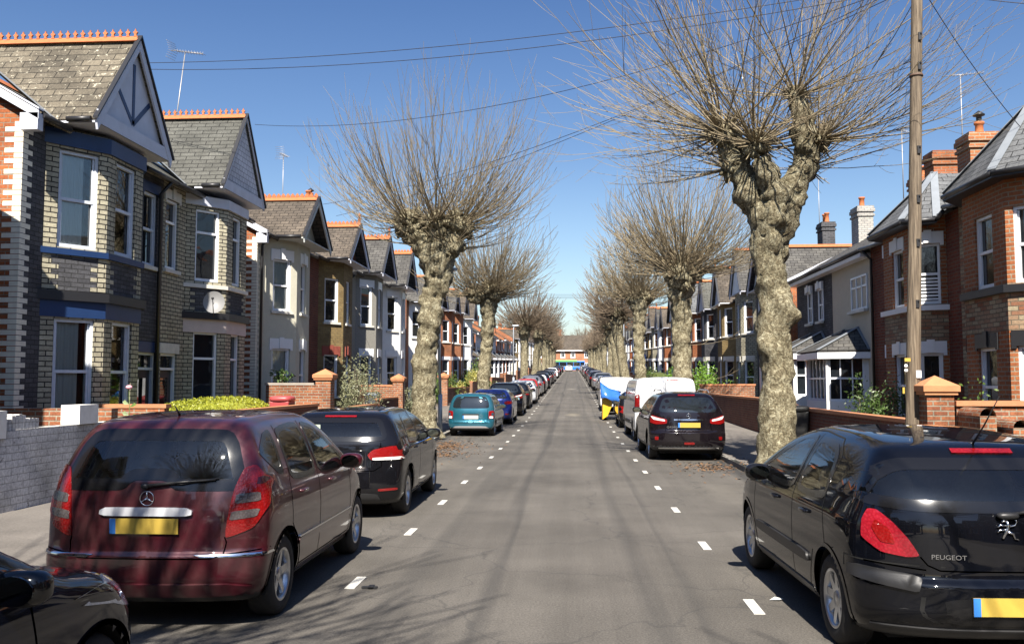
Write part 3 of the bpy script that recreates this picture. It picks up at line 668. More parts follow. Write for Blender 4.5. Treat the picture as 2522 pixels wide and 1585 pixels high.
for i in range(30):
    wd=5.8; a=walls[i%8]; g=gz(y+3)
    cname={REDB.name:'red brick',WHR.name:'white rendered',GREYB.name:'dark grey brick',YELB.name:'yellow brick',CREAMB.name:'cream brick',BLUEG.name:'blue grey'}[a[1].name]
    dz=rnd.uniform(-.25,.3); gb=dict(tip=rnd.uniform(8.25,8.45),half=rnd.uniform(1.5,1.8),foot=5.9+g+dz,apex=8.0+g+dz+rnd.uniform(-.2,.25),mat=rnd.choice([GREYW,REDB2,TILEHUNG,WHR]),barge=rnd.choice([GREYW,WHITE,BLACKP]),face=8.55,soffitband=0,finial=i%3>0)
    ch=[(12.4,y+wd,g+7.2,g+9.1,dict(mat=REDB,pots=2))] if i%2 else []
    k=dict(s=1,vw=9.2,vb=8.6,vr=12.8,y0=y,y1=y+wd,bc=y+2.6,g=g,wall=a[0],side=REDB,baywall=a[1],roof=rnd.choice([T_GREY,T_PALE,T_BROWN,T_SLATE]),zu=(g+4.,g+5.6),zl1=2.6,eave=5.85+g+dz,ridge=8.+g+dz,lod=2,lintel=rnd.choice([WHITE,STONE]),
       label=f'{cname} gabled terrace house, {(["sixth"]+ordw)[i]} on the right',group='terrace houses further up the right side',chimneys=ch,fleur=0)
    k['gable']=gb
    H(**k); y+=wd
    if i%2==1: y+=1.0
# -- the street goes on behind the photographer (reflections in the cars, and shade)
for i in range(9):
    y=-52+6.2*i
    H(y0=y,y1=y+6.1,bc=y+2.7,g=0,wall=GREYB,side=REDB,baywall=[CREAMB,REDB,YELB][i%3],roof=T_BROWN,lod=2,vb=9.25,label=f'gabled house behind the camera on the left, {ordw[i]} of its row',group='terrace houses behind the camera',gable=dict(tip=8.85,half=1.55,foot=6.7,apex=8.6,mat=GREYW,barge=GREYW,face=9.22,soffitband=0),fleur=0,ridge=8.7)
    y+= .8 
    if y+6.1>15.4: continue
    H(s=1,vw=9.2,vb=8.6,vr=12.8,y0=y,y1=y+6.1,bc=y+2.7,g=0,wall=REDB2,side=REDB,baywall=[REDB,GREYB,YELB][i%3],roof=T_GREY,lod=2,eave=5.9,ridge=8.1,zu=(4.,5.6),zl1=2.6,label=f'gabled house behind the camera on the right, {ordw[i]} of its row',group='terrace houses behind the camera',gable=dict(tip=8.3,half=1.6,foot=5.95,apex=8.0,mat=REDB2,barge=GREYW,face=8.55,soffitband=0),fleur=0)
H(s=1,vw=9.2,vb=8.6,vr=12.8,y0=6.,y1=13.9,bc=10.,g=0,wall=REDB2,side=REDB,baywall=REDB,roof=T_GREY,lod=2,eave=5.9,ridge=8.1,zu=(4.,5.6),zl1=2.6,label='gabled brick house just outside the right edge of the picture',group='terrace houses behind the camera',gable=dict(tip=8.3,half=1.6,foot=5.95,apex=8.0,mat=REDB2,barge=GREYW,face=8.55,soffitband=0),fleur=0)
# -- house closing the view
g=4.85; root=empty('house',(-2.5,262,g),'long red brick building with a hipped brown roof closing the far end','house')
mb=MB(); B,L=basis(-1,(26,258),(-18,258),Vector((0,1,0)))
wins=[]; t=2.2
while t<L-3: wins.append((t,t+1.3)); t+=2.9 if len(wins)%2 else 3.9
holes=[(a,b,g+4.0,g+5.7) for a,b in wins]+[(a,b,g+.9,g+2.7) for a,b in wins]
wallp(mb,B,L,g-.5,g+6.2,holes); mb.quad(Vector((-26,258,g)),Vector((-26,268,g)),Vector((-26,268,g+6.2)),Vector((-26,258,g+6.2)))
FARBR=M_brick('far_red_brick',(.42,.16,.07),(.33,.13,.06),(.34,.29,.22),bw=.25,bh=.088,ms=.009)
part(mb,'wall',FARBR,root)
for a,b,z0,z1 in holes: window(root,B,a,b,z0,z1,'casement',WHITE,None,STONE,None,lod=2,fw=.2)
mb=MB(); V=lambda x,y,z:Vector((x,y,z)); e=g+6.2
P=[V(-26.6,257.4,e),V(18.6,257.4,e),V(18.6,269,e),V(-26.6,269,e)];A0=V(-19,263,e+4.6);A1=V(11,263,e+4.6)
for pl in ([P[0],P[1],A1,A0],[P[1],P[2],A1],[P[2],P[3],A0,A1],[P[3],P[0],A0]): slab(mb,pl,.15)
part(mb,'roof',T_BROWN,root); mb=MB(); mb.box(-26.5,18.5,257.3,257.6,e-.25,e-.02); part(mb,'fascia',WHITE,root)
chimney(root,1,-4,263,e+3.6,e+6.3,wv=1.6,wy=.8,mat=REDB,pots=3); rebase(root)
# ---------------------------------------------------------------- trees
def M_bark():
    m,nt,b=newmat('plane_bark'); P=wpos(nt)
    mp=N(nt,'ShaderNodeMapping'); mp.inputs['Scale'].default_value=(1,1,.75); nt.links.new(P,mp.inputs[0])
    v=N(nt,'ShaderNodeTexVoronoi',feature='SMOOTH_F1'); v.inputs['Scale'].default_value=13; v.inputs['Smoothness'].default_value=.35
    wv=vmath(nt,'ADD',mp.outputs[0],vmath(nt,'SCALE',N(nt,'ShaderNodeTexNoise').outputs['Color']).outputs[0]).outputs[0]
    for n_ in nt.nodes:
        if n_.type=='TEX_NOISE' and not n_.inputs['Vector'].is_linked: nt.links.new(P,n_.inputs['Vector']); n_.inputs['Scale'].default_value=9.; n_.inputs['Detail'].default_value=5
        if n_.type=='VECT_MATH' and n_.operation=='SCALE': n_.inputs['Scale'].default_value=.18
    nt.links.new(wv,v.inputs['Vector'])
    big=noisen(nt,mp.outputs[0],2.1,5,.6); fine=noisen(nt,mp.outputs[0],26,5,.7)
    col=ramp(nt,noisen(nt,wv,10,6,.75),[(.34,(.07,.055,.034)),(.43,(.18,.15,.09)),(.52,(.34,.30,.19)),(.60,(.56,.52,.36))])
    col=mixc(nt,ramp(nt,v.outputs['Distance'],[(.12,0),(.5,.35)]),col,(.16,.13,.08))
    col=mixc(nt,1,col,ramp(nt,fine,[(.35,.5),(.62,1.15)]),'MULTIPLY'); col=mixc(nt,1,col,ramp(nt,big,[(.3,.72),(.65,1.05)]),'MULTIPLY')
    nt.links.new(col,b.inputs['Base Color']); b.inputs['Roughness'].default_value=.88; b.inputs['Specular IOR Level'].default_value=.25
    h=mth(nt,'ADD',fine,mth(nt,'MULTIPLY',noisen(nt,wv,7,5,.7),1.3)); bump(nt,b,h,1.,.06); return m
BARK=M_bark()
def M_twig(name,a,b_):
    m,nt,b=newmat(name); P=wpos(nt); nt.links.new(mixc(nt,noisen(nt,P,2.3,4,.6),a,b_),b.inputs['Base Color']); b.inputs['Roughness'].default_value=.75; return m
TWIG=M_twig('young_plane_shoots',(.10,.074,.046),(.33,.27,.165)); TWIGF=M_twig('distant_plane_shoots',(.12,.09,.06),(.22,.165,.11))
def lump(p,sc_,amp,seed):
    q=Vector(p)*sc_+Vector((seed,seed*.7,seed*1.3))
    n=noise.noise(q); n2=noise.noise(q*2.3); n3=noise.noise(q*5.1)
    return amp*(abs(n)*1.7-.35+.45*n2+.25*n3)
def bole(mb,pts,rads,seed,n=28,step=.11,amp=.09,burls=(),flare=0):
    # resample
    P=[Vector(p) for p in pts]; L=[0]
    for i in range(1,len(P)): L.append(L[-1]+(P[i]-P[i-1]).length)
    m=max(4,int(L[-1]/step)); rows=[]
    for i in range(m+1):
        t=L[-1]*i/m; k=max(j for j in range(len(L)) if L[j]<=t+1e-9); k=min(k,len(P)-2); f=(t-L[k])/(L[k+1]-L[k])
        fs=f*f*(3-2*f); c=P[k].lerp(P[k+1],f); rr=rads[k]*(1-fs)+rads[k+1]*fs; rows.append((c,rr))
    vs=[];prev=None
    for i,(c,r) in enumerate(rows):
        t=(rows[min(i+1,m)][0]-rows[max(i-1,0)][0]).normalized()
        a=(t.orthogonal() if prev is None else prev-t*prev.dot(t)).normalized(); prev=a; b=t.cross(a)
        for k in range(n):
            q=2*math.pi*k/n; d=a*math.cos(q)+b*math.sin(q); p=c+d*r
            ah=amp*(.36+.8*min(1,i/m*1.25)) if flare else amp
            e=lump(p,2.2,ah,seed)+lump(p,5.5,ah*.5,seed+5)+lump(p,13.,ah*.22,seed+9)
            for (bp,br,ba) in burls:
                dd=(p-Vector(bp)).length
                if dd<br*1.8: e+=ba*math.exp(-(dd/br)**2*1.6)
            if flare:
                hh=c.z-rows[0][0].z; e+=flare*math.exp(-hh/.28)*(0.45+.55*math.cos(q*4+seed)+.3*math.cos(q*7))
            vs.append(p+d*e)
    mb.add(vs,[(i*n+k,i*n+(k+1)%n,(i+1)*n+(k+1)%n,(i+1)*n+k) for i in range(m) for k in range(n)],0,True)
    mb.add([rows[-1][0]+(rows[-1][0]-rows[-2][0]).normalized()*rows[-1][1]*.5]+vs[-n:],[(0,1+k,1+(k+1)%n) for k in range(n)],0,True)
def knob(mb,c,r,seed,nu=12,nv=8,amp=.35):
    c=Vector(c); vs=[];
    for j in range(nv+1):
        th=math.pi*j/nv
        for i in range(nu):
            ph=2*math.pi*i/nu; d=Vector((math.sin(th)*math.cos(ph),math.sin(th)*math.sin(ph),math.cos(th)))
            vs.append(c+d*(r*(1+amp*(noise.noise((c+d*r)*3.5/max(r,.12)*.5+Vector((seed,0,0)))*1.6)+ .22*noise.noise((c+d*r)*9))))
    mb.add(vs,[(j*nu+i,(j+1)*nu+i,(j+1)*nu+(i+1)%nu,j*nu+(i+1)%nu) for j in range(nv) for i in range(nu)],0,True)
def shoot(mb,p,d,L,r0,rnd,seg=8,twigs=4,up=.10,tr=.0045,sides=3):
    pts=[Vector(p)]; dd=Vector(d).normalized(); st=L/seg; dirs=[]
    wob=Vector((rnd.uniform(-1,1),rnd.uniform(-1,1),0))*.05
    for i in range(seg):
        dd=(dd+Vector((0,0,up*(.35+1.5*(i/seg)**1.2)))+wob*math.sin(i*1.3)+Vector((rnd.uniform(-1,1),rnd.uniform(-1,1),rnd.uniform(-1,1)))*.06).normalized()
        dirs.append(dd.copy()); pts.append(pts[-1]+dd*st)
    rads=[r0+(tr-r0)*(i/seg)**.8 for i in range(seg+1)]
    mb.tube(pts,rads,sides,cap=False)
    if seg>=8 and L>2.5 and rnd.random()<.55:      # a fork that runs on almost as far
        i=rnd.randrange(2,5); b=dirs[i]; o=Vector((rnd.uniform(-1,1),rnd.uniform(-1,1),rnd.uniform(-.2,.6))); dn=(b+o*.38).normalized(); q=pts[i]; pp=[q]; m=seg-i
        for j in range(m):
            dn=(dn+Vector((0,0,up*(.6+j/m)))+Vector((rnd.uniform(-1,1),rnd.uniform(-1,1),rnd.uniform(-1,1)))*.06).normalized(); pp.append(pp[-1]+dn*st*rnd.uniform(.7,.95))
        mb.tube(pp,[rads[i]*.72+(tr-rads[i]*.72)*(j/m) for j in range(m+1)],sides,cap=False)
    for k in range(twigs):
        i=rnd.randrange(seg//4,seg-1); b=dirs[i]; o=Vector((rnd.uniform(-1,1),rnd.uniform(-1,1),rnd.uniform(-.3,.6)))
        o=(o-b*o.dot(b)).normalized(); q=pts[i].lerp(pts[i+1],rnd.random()); dn=(b*.75+o*.65).normalized(); l=L*rnd.uniform(.14,.34); pp=[q];
        for j in range(4):
            dn=(dn+Vector((0,0,up*1.3))+Vector((rnd.uniform(-1,1),rnd.uniform(-1,1),0))*.06).normalized(); pp.append(pp[-1]+dn*l/4)
        mb.tube(pp,[rads[i]*.5,rads[i]*.42,max(tr,rads[i]*.3),tr,tr*.7],sides,cap=False)
def plane_tree(name_label,loc,seed,trunk,limbs,heads,nshoots,slen,burls=(),knobs=60,flare=.16,lod=0,group='pollarded plane trees along the street',tr=.0045,spread=1.,amp=.085,r0=(.013,.034),up=.1,low=0):
    """trunk [(x,y,z,r)], limbs list of such, heads [(x,y,z,r,weight)] all local"""
    rnd=random.Random(seed); root=empty('plane_tree',loc,name_label,'tree',group)
    mb=MB(); bole(mb,[t[:3] for t in trunk],[t[3] for t in trunk],seed,n=30 if lod==0 else 16,step=.09 if lod==0 else .25,amp=amp,burls=burls,flare=flare)
    for l in limbs: bole(mb,[t[:3] for t in l],[t[3] for t in l],seed+3,n=22 if lod==0 else 10,step=.08 if lod==0 else .2,amp=amp*1.2)
    for (x,y,z,r,wt) in heads:
        knob(mb,(x,y,z),r,seed,18 if lod==0 else 9,12 if lod==0 else 6,.4)
        for k in range(int(knobs*wt*.5)):
            d=Vector((rnd.gauss(0,1),rnd.gauss(0,1),rnd.gauss(0,.8))).normalized()
            knob(mb,Vector((x,y,z))+d*r*rnd.uniform(.75,1.1),r*rnd.uniform(.18,.42),seed+k,9 if lod==0 else 6,6 if lod==0 else 4,.5)
    part(mb,'trunk',BARK,root)
    sm=MB(); tw=sum(h[4] for h in heads); cc=Vector((sum(h[0]*h[4] for h in heads)/tw,sum(h[1]*h[4] for h in heads)/tw,0))
    for (x,y,z,r,wt) in heads:
        for k in range(int((70 if lod==0 else 26)*wt)):     # short cut stubs and tufts
            d=Vector((rnd.gauss(0,1),rnd.gauss(0,1),rnd.gauss(.15,.8))).normalized(); l=rnd.uniform(.1,.42); q=Vector((x,y,z))+d*r*.85
            sm.tube([q,q+d*l*.5+Vector((0,0,.02)),q+d*l+Vector((0,0,.1*l))],[rnd.uniform(.014,.03),.014,.008],4,cap=False)
        for k in range(int(nshoots*wt/tw)):
            ph=rnd.uniform(0,2*math.pi); el=math.asin(min(1,rnd.uniform(-.28,.97))) if rnd.random()<.8 else rnd.uniform(-.25,.3)
            d=Vector((math.cos(ph)*math.cos(el)*spread,math.sin(ph)*math.cos(el)*spread,math.sin(el)+.12))
            out=Vector((x,y,0))-cc
            if out.length>.1 and d.x*out.x+d.y*out.y<-.1 and rnd.random()<.6: d.x*=-1; d.y*=-1
            d.normalize(); vert=max(0,d.z); l=rnd.uniform(*slen)*(.72+.38*vert)
            if rnd.random()<.22: l*=rnd.uniform(.3,.6)
            shoot(sm,Vector((x,y,z))+d*r*.8,d,l,rnd.uniform(*r0),rnd,seg=9 if lod==0 else 6,twigs=rnd.choice((3,4,5,6)) if lod==0 else 2,up=up,tr=tr)
    for k in range(low):   # epicormic shoots from the bole
        t=rnd.choice(trunk[1:]); ph=rnd.uniform(0,6.28); d=Vector((math.cos(ph),math.sin(ph),rnd.uniform(.0,.6)))
        shoot(sm,Vector(t[:3])+d*t[3]*.5,d,rnd.uniform(.8,2.4),.012,rnd,seg=7,twigs=3,up=.08,tr=tr)
    part(sm,'crown',TWIG if lod==0 else TWIGF,root,recalc=False)
    return root
# the big tree on the right (spreading fork, shoots cut by the top of the picture)
plane_tree('largest plane tree, forked, on the right pavement beside the black cars',(4.15,18.6,.08),11,
  [(0,0,-.15,.44),(0,0,.25,.38),(-.02,0,1.2,.33),(.03,0,2.0,.30),(-.06,0,2.8,.33),(.0,0,3.4,.27),(-.08,0,4.2,.31),(-.05,0,4.9,.36),(.0,0,5.4,.48)],
  [[(-.1,0,5.0,.30),(-.45,.0,5.7,.29),(-.72,.05,6.3,.27),(-.92,.05,6.95,.22)],[(.1,0,5.1,.32),(.42,-.05,5.8,.28),(.72,-.05,6.4,.25),(.66,-.1,7.1,.2),(.45,-.1,7.85,.14)],[(.0,.1,5.2,.3),(-.1,.5,5.9,.28),(-.1,.7,6.5,.2)],[(0,-.2,5.2,.26),(-.15,-.4,5.9,.22),(-.25,-.45,6.3,.16)]],
  [(-.98,.05,6.95,.27,1.5),(-.40,-.4,6.6,.22,1.),(.95,-.05,6.75,.2,1.2),(.5,-.1,7.7,.16,.9),(-.1,.75,6.9,.22,.8),(-.82,0,6.2,.24,.4),(.72,0,6.2,.22,.3)],
  330,(2.6,5.9),burls=[((.30,-.22,3.15),.26,.42),((-.28,-.18,2.5),.2,.14),((.2,-.3,1.1),.18,.1),((-.3,-.2,5.1),.3,.16),((.35,-.15,4.9),.25,.14),((.1,-.35,3.4),.2,.12),((-.32,-.1,3.3),.2,.08),((.0,-.4,5.0),.3,.12),((-.3,-.2,.1),.2,.15)],knobs=60,flare=.2,amp=.115,spread=1.1,low=0,up=.052,r0=(.007,.025))
# the big tree on the left
plane_tree('knobbly plane tree on the left pavement just before the teal car',(-4.78,28.8,.16),23,
  [(.05,0,-.15,.47),(.0,0,.3,.39),(-.03,0,1.3,.37),(.02,0,2.1,.39),(.02,0,2.7,.33),(.15,0,3.6,.36),(.2,0,4.5,.33),(.42,0,5.0,.42),(.38,0,5.6,.56),(.35,0,6.1,.6)],
  [[(.2,0,5.9,.4),(-.25,0,6.4,.36),(-.45,0,6.9,.28)],[(.6,0,5.9,.42),(.85,0,6.4,.38),(1.0,0,6.9,.3)],[(.4,.1,6.,.35),(.35,.4,6.7,.3)],[(.4,-.1,6.,.35),(.4,-.3,6.8,.25)]],
  [(-.5,0,6.85,.42,1.2),(1.05,0,6.75,.42,1.2),(.35,-.25,6.9,.3,.8),(.35,.45,6.8,.3,.8),(-.1,.1,6.2,.36,.3),(.85,-.1,6.1,.36,.3)],
  320,(3.2,5.5),burls=[((-.35,-.2,2.3),.3,.12),((.1,-.4,2.2),.25,.1),((-.2,-.3,4.),.25,.08),((.5,-.2,3.5),.25,.08)],knobs=150,flare=.17,spread=.95,low=0,amp=.13,tr=.005,r0=(.011,.026),up=.13)
# mid distance trees
def std_tree(label,loc,seed,h=5.,rt=.36,hs=.5,ns=300,sl=(2.2,4.),lean=0,lod=1,tr=.012,thick=1.,**k):
    rnd=random.Random(seed); w=lambda a=.12:rnd.uniform(-a,a)
    tr_=[(0,0,-.2,rt*1.3),(0,0,.4,rt*1.05),(lean*.3+w(),w(),h*.35,rt),(lean*.6+w(),w(),h*.65,rt*.95),(lean,0,h,rt*1.05),(lean,0,h+.5,rt*1.35),(lean,0,h+1.0,rt*1.5)]
    hd=[(lean+w(hs)-hs*.7,w(hs),h+1.2,.42,1),(lean+hs*.8,w(hs),h+1.25,.42,1),(lean+w(),w(hs),h+1.5,.4,1),(lean,w(hs),h+.9,.5,.4)]
    return plane_tree(label,loc,seed,tr_,[],hd,ns,sl,knobs=64,lod=lod,tr=tr,amp=.11,r0=(.014*thick,.028*thick),**k)
std_tree('second plane tree on the left, leaning slightly right behind the teal car',(-4.75,48,.36),31,h=5.0,rt=.33,ns=360,sl=(2.8,5.0),lean=.25,lod=0,tr=.009)
std_tree('plane tree with one thick knuckled head behind the white van on the right',(4.3,36,.14),37,h=4.9,rt=.37,ns=380,sl=(3.0,5.3),lean=.05,lod=0,tr=.008,low=10)
std_tree('pale trunked plane tree behind the blue tarpaulin on the right',(4.3,56.5,.56),41,h=5.4,rt=.34,ns=340,sl=(2.6,4.6),lean=-.1,lod=0,tr=.011)
std_tree('leaning dark headed plane tree fourth on the right',(4.3,68,.84),43,h=4.8,rt=.36,ns=360,sl=(2.6,4.3),lean=-.9,lod=1,tr=.014)
std_tree('plane tree before the street sign, fifth on the right',(4.25,83,1.2),44,h=4.7,rt=.34,ns=340,sl=(2.5,4.1),lean=-.5)
std_tree('third plane tree on the left beyond the parked dark cars',(-4.5,84,1.22),47,h=4.6,rt=.36,ns=420,sl=(2.5,4.1),tr=.016)
std_tree('fourth plane tree on the left, close behind the third',(-4.3,99,1.58),53,h=4.6,rt=.36,ns=380,sl=(2.5,4.0),lean=.5,tr=.018)
# a tree behind the photographer: only its shadow is seen
std_tree('bare plane tree behind the camera whose twigs shade the near road',(-3.9,-1.0,0),61,h=5.,rt=.4,ns=300,sl=(2.6,4.8),lod=1,tr=.012,thick=1.5)
std_tree('bare plane tree behind the camera on the right pavement',(4.3,-3.2,0),62,h=5.,rt=.4,ns=170,sl=(2.4,4.8),lod=1,tr=.012,thick=1.5)
for i,(x,y) in enumerate(((-4.3,-16),(4.3,-19),(-4.3,-30),(4.3,-34))): std_tree(f'bare plane tree far behind the camera, {["nearest left","nearest right","farther left","farther right"][i]}',(x,y,0),80+i,h=5.,rt=.4,ns=150,sl=(2.4,4.4),lod=2,tr=.02)
# distant avenue: copies
def copy_tree(src,loc,rz,sc_,label):
    r=src.copy(); COL.objects.link(r); r.location=loc; r.rotation_euler=(0,0,rz); r.scale=(sc_,)*3; r['label']=label
    for ch in ALLCH[src.name]:
        c=ch.copy(); COL.objects.link(c); c.parent=r
    return r
pr=[std_tree('distant plane tree, fifth on the left',(-4.3,116,gz(116)),71,h=4.5,rt=.36,ns=260,sl=(2.0,3.2),lod=2,tr=.022)]
pr.append(std_tree('distant plane tree, sixth on the right',(4.25,100,gz(100)),72,h=4.6,rt=.36,ns=260,sl=(2.0,3.2),lod=2,tr=.022))
rnd=random.Random(5)
for i,y in enumerate((132,146,160,174,188,202,216)):
    copy_tree(pr[i%2],(-4.3+rnd.uniform(-.2,.2),y,gz(y)),rnd.uniform(0,6),rnd.uniform(.85,1.05),f'distant plane tree, {["sixth","seventh","eighth","ninth","tenth","eleventh","twelfth"][i]} on the left')
for i,y in enumerate((116,130,145,160,175,190,205,219)):
    copy_tree(pr[(i+1)%2],(4.25+rnd.uniform(-.2,.2),y,gz(y)),rnd.uniform(0,6),rnd.uniform(.85,1.05),f'distant plane tree, {["seventh","eighth","ninth","tenth","eleventh","twelfth","thirteenth","fourteenth"][i]} on the right')
for i,(x,y,s_) in enumerate(((-13,280,1.5),(-6,283,1.7),(3,281,1.6),(10,284,1.8),(17,280,1.5),(-20,282,1.6))):
    copy_tree(pr[i%2],(x,y,gz(y)),i*1.3,s_,f'bare brown tree standing behind the far building, {["first","second","third","fourth","fifth","sixth"][i]} from the left' if 0 else ['bare brown tree behind the far roof, left of its chimneys','bare brown tree behind the far roof near its middle','bare brown tree just right of the far roof centre','bare brown tree behind the right end of the far roof','bare brown tree beyond the far building, rightmost','bare brown tree beyond the far building, leftmost'][i])
# ---------------------------------------------------------------- cars
def pchip(xs,ys):
    xs=np.array(xs,float); ys=np.array(ys,float); h=np.diff(xs); d=np.diff(ys)/h; m=np.zeros_like(ys)
    for i in range(1,len(xs)-1):
        if d[i-1]*d[i]>0: w1=2*h[i]+h[i-1]; w2=h[i]+2*h[i-1]; m[i]=(w1+w2)/(w1/d[i-1]+w2/d[i])
    m[0]=d[0]; m[-1]=d[-1]
    def f(x):
        x=np.asarray(x,float); xc=np.clip(x,xs[0],xs[-1]); i=np.clip(np.searchsorted(xs,xc)-1,0,len(xs)-2); t=(xc-xs[i])/h[i]
        v=(2*t**3-3*t**2+1)*ys[i]+(t**3-2*t**2+t)*h[i]*m[i]+(-2*t**3+3*t**2)*ys[i+1]+(t**3-t**2)*h[i]*m[i+1]
        return v+np.where(x<xs[0],(x-xs[0])*m[0],0)+np.where(x>xs[-1],(x-xs[-1])*m[-1],0)
    return f
class Body:
    """smooth intersection of side, plan and cross profiles; x lateral, y forward from the rear bumper, z up"""
    def __init__(s,top,rear,front,side,L,k=.035,crown=.07,rc=.22,fc=.4,bot=.2,kr=.0):
        s.top=pchip(*zip(*top)); s.rear=pchip(*zip(*rear)); s.front=pchip(*zip(*front)); s.side=pchip(*zip(*side)); s.L=L; s.k=k; s.crown=crown; s.rc=rc; s.fc=fc; s.bot=bot
        s.W=max(p[1] for p in side)
    def F(s,P):
        x,y,z=P[...,0],P[...,1],P[...,2]; ax=np.abs(x)/s.W; k=s.k
        zt=s.top(y)-s.crown*ax**2; e=.02; sl=(s.top(y+e)-s.top(y-e))/(2*e); f1=(z-zt)/np.sqrt(1+sl**2)
        taper=s.taper(y) if hasattr(s,'taper') else 1
        w=s.side(z)*taper; f2=(np.abs(x)-w)
        sw=(s.side(z+e)-s.side(z-e))/(2*e); f2=f2/np.sqrt(1+sw**2)
        yr=s.rear(z)+s.rc*np.clip(ax,0,1.2)**3.2; sr=(s.rear(z+e)-s.rear(z-e))/(2*e); f3=(yr-y)/np.sqrt(1+sr**2)
        yf=s.L-s.front(z)-s.fc*np.clip(ax,0,1.2)**2.6; f4=(y-yf)
        f5=s.bot-z
        fs=np.stack([f1,f2,f3,f4,f5]); m=fs.max(0)
        return m+k*np.log(np.exp((fs-m)/k).sum(0))-k*.2
    def cast(s,O,Dv,tmax=3.,inside=True):
        """from inside outward: first sign change to positive"""
        lo=np.zeros(O.shape[0]); hi=np.full(O.shape[0],tmax)
        for _ in range(26):
            m=(lo+hi)/2; f=s.F(O+Dv*m[:,None]); 
            if inside: lo=np.where(f<0,m,lo); hi=np.where(f<0,hi,m)
            else: lo=np.where(f>0,m,lo); hi=np.where(f>0,hi,m)
        return O+Dv*((lo+hi)/2)[:,None]
    def grad(s,P):
        e=2e-3; g=np.stack([s.F(P+np.eye(3)[i]*e)-s.F(P-np.eye(3)[i]*e) for i in range(3)],-1); return g/np.maximum(np.linalg.norm(g,axis=-1,keepdims=True),1e-9)
    def march(s,O,Dv,tmax=2.6,n=90):
        ts=np.linspace(0,tmax,n); hit=np.full(O.shape[0],np.nan); prev=s.F(O)
        for i in range(1,n):
            f=s.F(O+Dv*ts[i]); new=np.isnan(hit)&(f<=0)&(prev>0); hit[new]=ts[i]; prev=f
        ok=~np.isnan(hit); h=np.where(ok,hit,0); lo=h-ts[1]; hi=h.copy()
        for _ in range(18):
            m=(lo+hi)/2; f=s.F(O+Dv*m[:,None]); lo=np.where(f>0,m,lo); hi=np.where(f>0,hi,m)
        return O+Dv*((lo+hi)/2)[:,None],ok
def inpoly(P,poly):
    x,y=P[:,0],P[:,1]; c=np.zeros(len(P),bool); n=len(poly)
    for i in range(n):
        x1,y1=poly[i];x2,y2=poly[(i+1)%n]
        t=((y1>y)!=(y2>y)); c^= t&(x<(x2-x1)*(y-y1)/((y2-y1) if y2!=y1 else 1e-9)+x1)
    return c
def roundp(poly,it=2,r=.12):
    P=[np.array(p,float) for p in poly]
    for _ in range(it):
        Q=[]
        for i in range(len(P)):
            a,b=P[i],P[(i+1)%len(P)]; Q+= [a*(1-r)+b*r,a*r+b*(1-r)]
        P=Q; r=.25
    return P
def inset(poly,d):
    P=[np.array(p,float) for p in poly]; n=len(P); A=sum(P[i][0]*P[(i+1)%n][1]-P[(i+1)%n][0]*P[i][1] for i in range(n)); sg=1 if A>0 else -1; out=[]
    for i in range(n):
        a,b,c=P[i-1],P[i],P[(i+1)%n]; e1=(b-a)/max(np.linalg.norm(b-a),1e-9); e2=(c-b)/max(np.linalg.norm(c-b),1e-9)
        n1=np.array((-e1[1],e1[0]))*sg; n2=np.array((-e2[1],e2[0]))*sg; m=n1+n2; l=np.linalg.norm(m); m=m/l if l>1e-6 else n1
        out.append(b+m*d/max(.5,np.dot(m,n1)))
    return out
def np_mesh(name,V,Fc,mats,normals=None,mi=None,smooth=True):
    me=D.meshes.new(name); me.from_pydata([tuple(v) for v in V],[],[tuple(int(i) for i in f) for f in Fc])
    for m in (mats if isinstance(mats,(list,tuple)) else [mats]): me.materials.append(m)
    if mi is not None: me.polygons.foreach_set('material_index',mi)
    me.polygons.foreach_set('use_smooth',[smooth]*len(me.polygons))
    if normals is not None: me.normals_split_custom_set_from_vertices([tuple(n) for n in normals])
    o=D.objects.new(name,me); COL.objects.link(o); return o
MODES={'rear':(lambda a,b:(a,-1.,b),(0,1,0)),'front':(lambda a,b:(a,6.5,b),(0,-1,0)),'right':(lambda a,b:(1.6,a,b),(-1,0,0)),'left':(lambda a,b:(-1.6,a,b),(1,0,0)),'top':(lambda a,b:(a,b,2.6),(0,0,-1))}
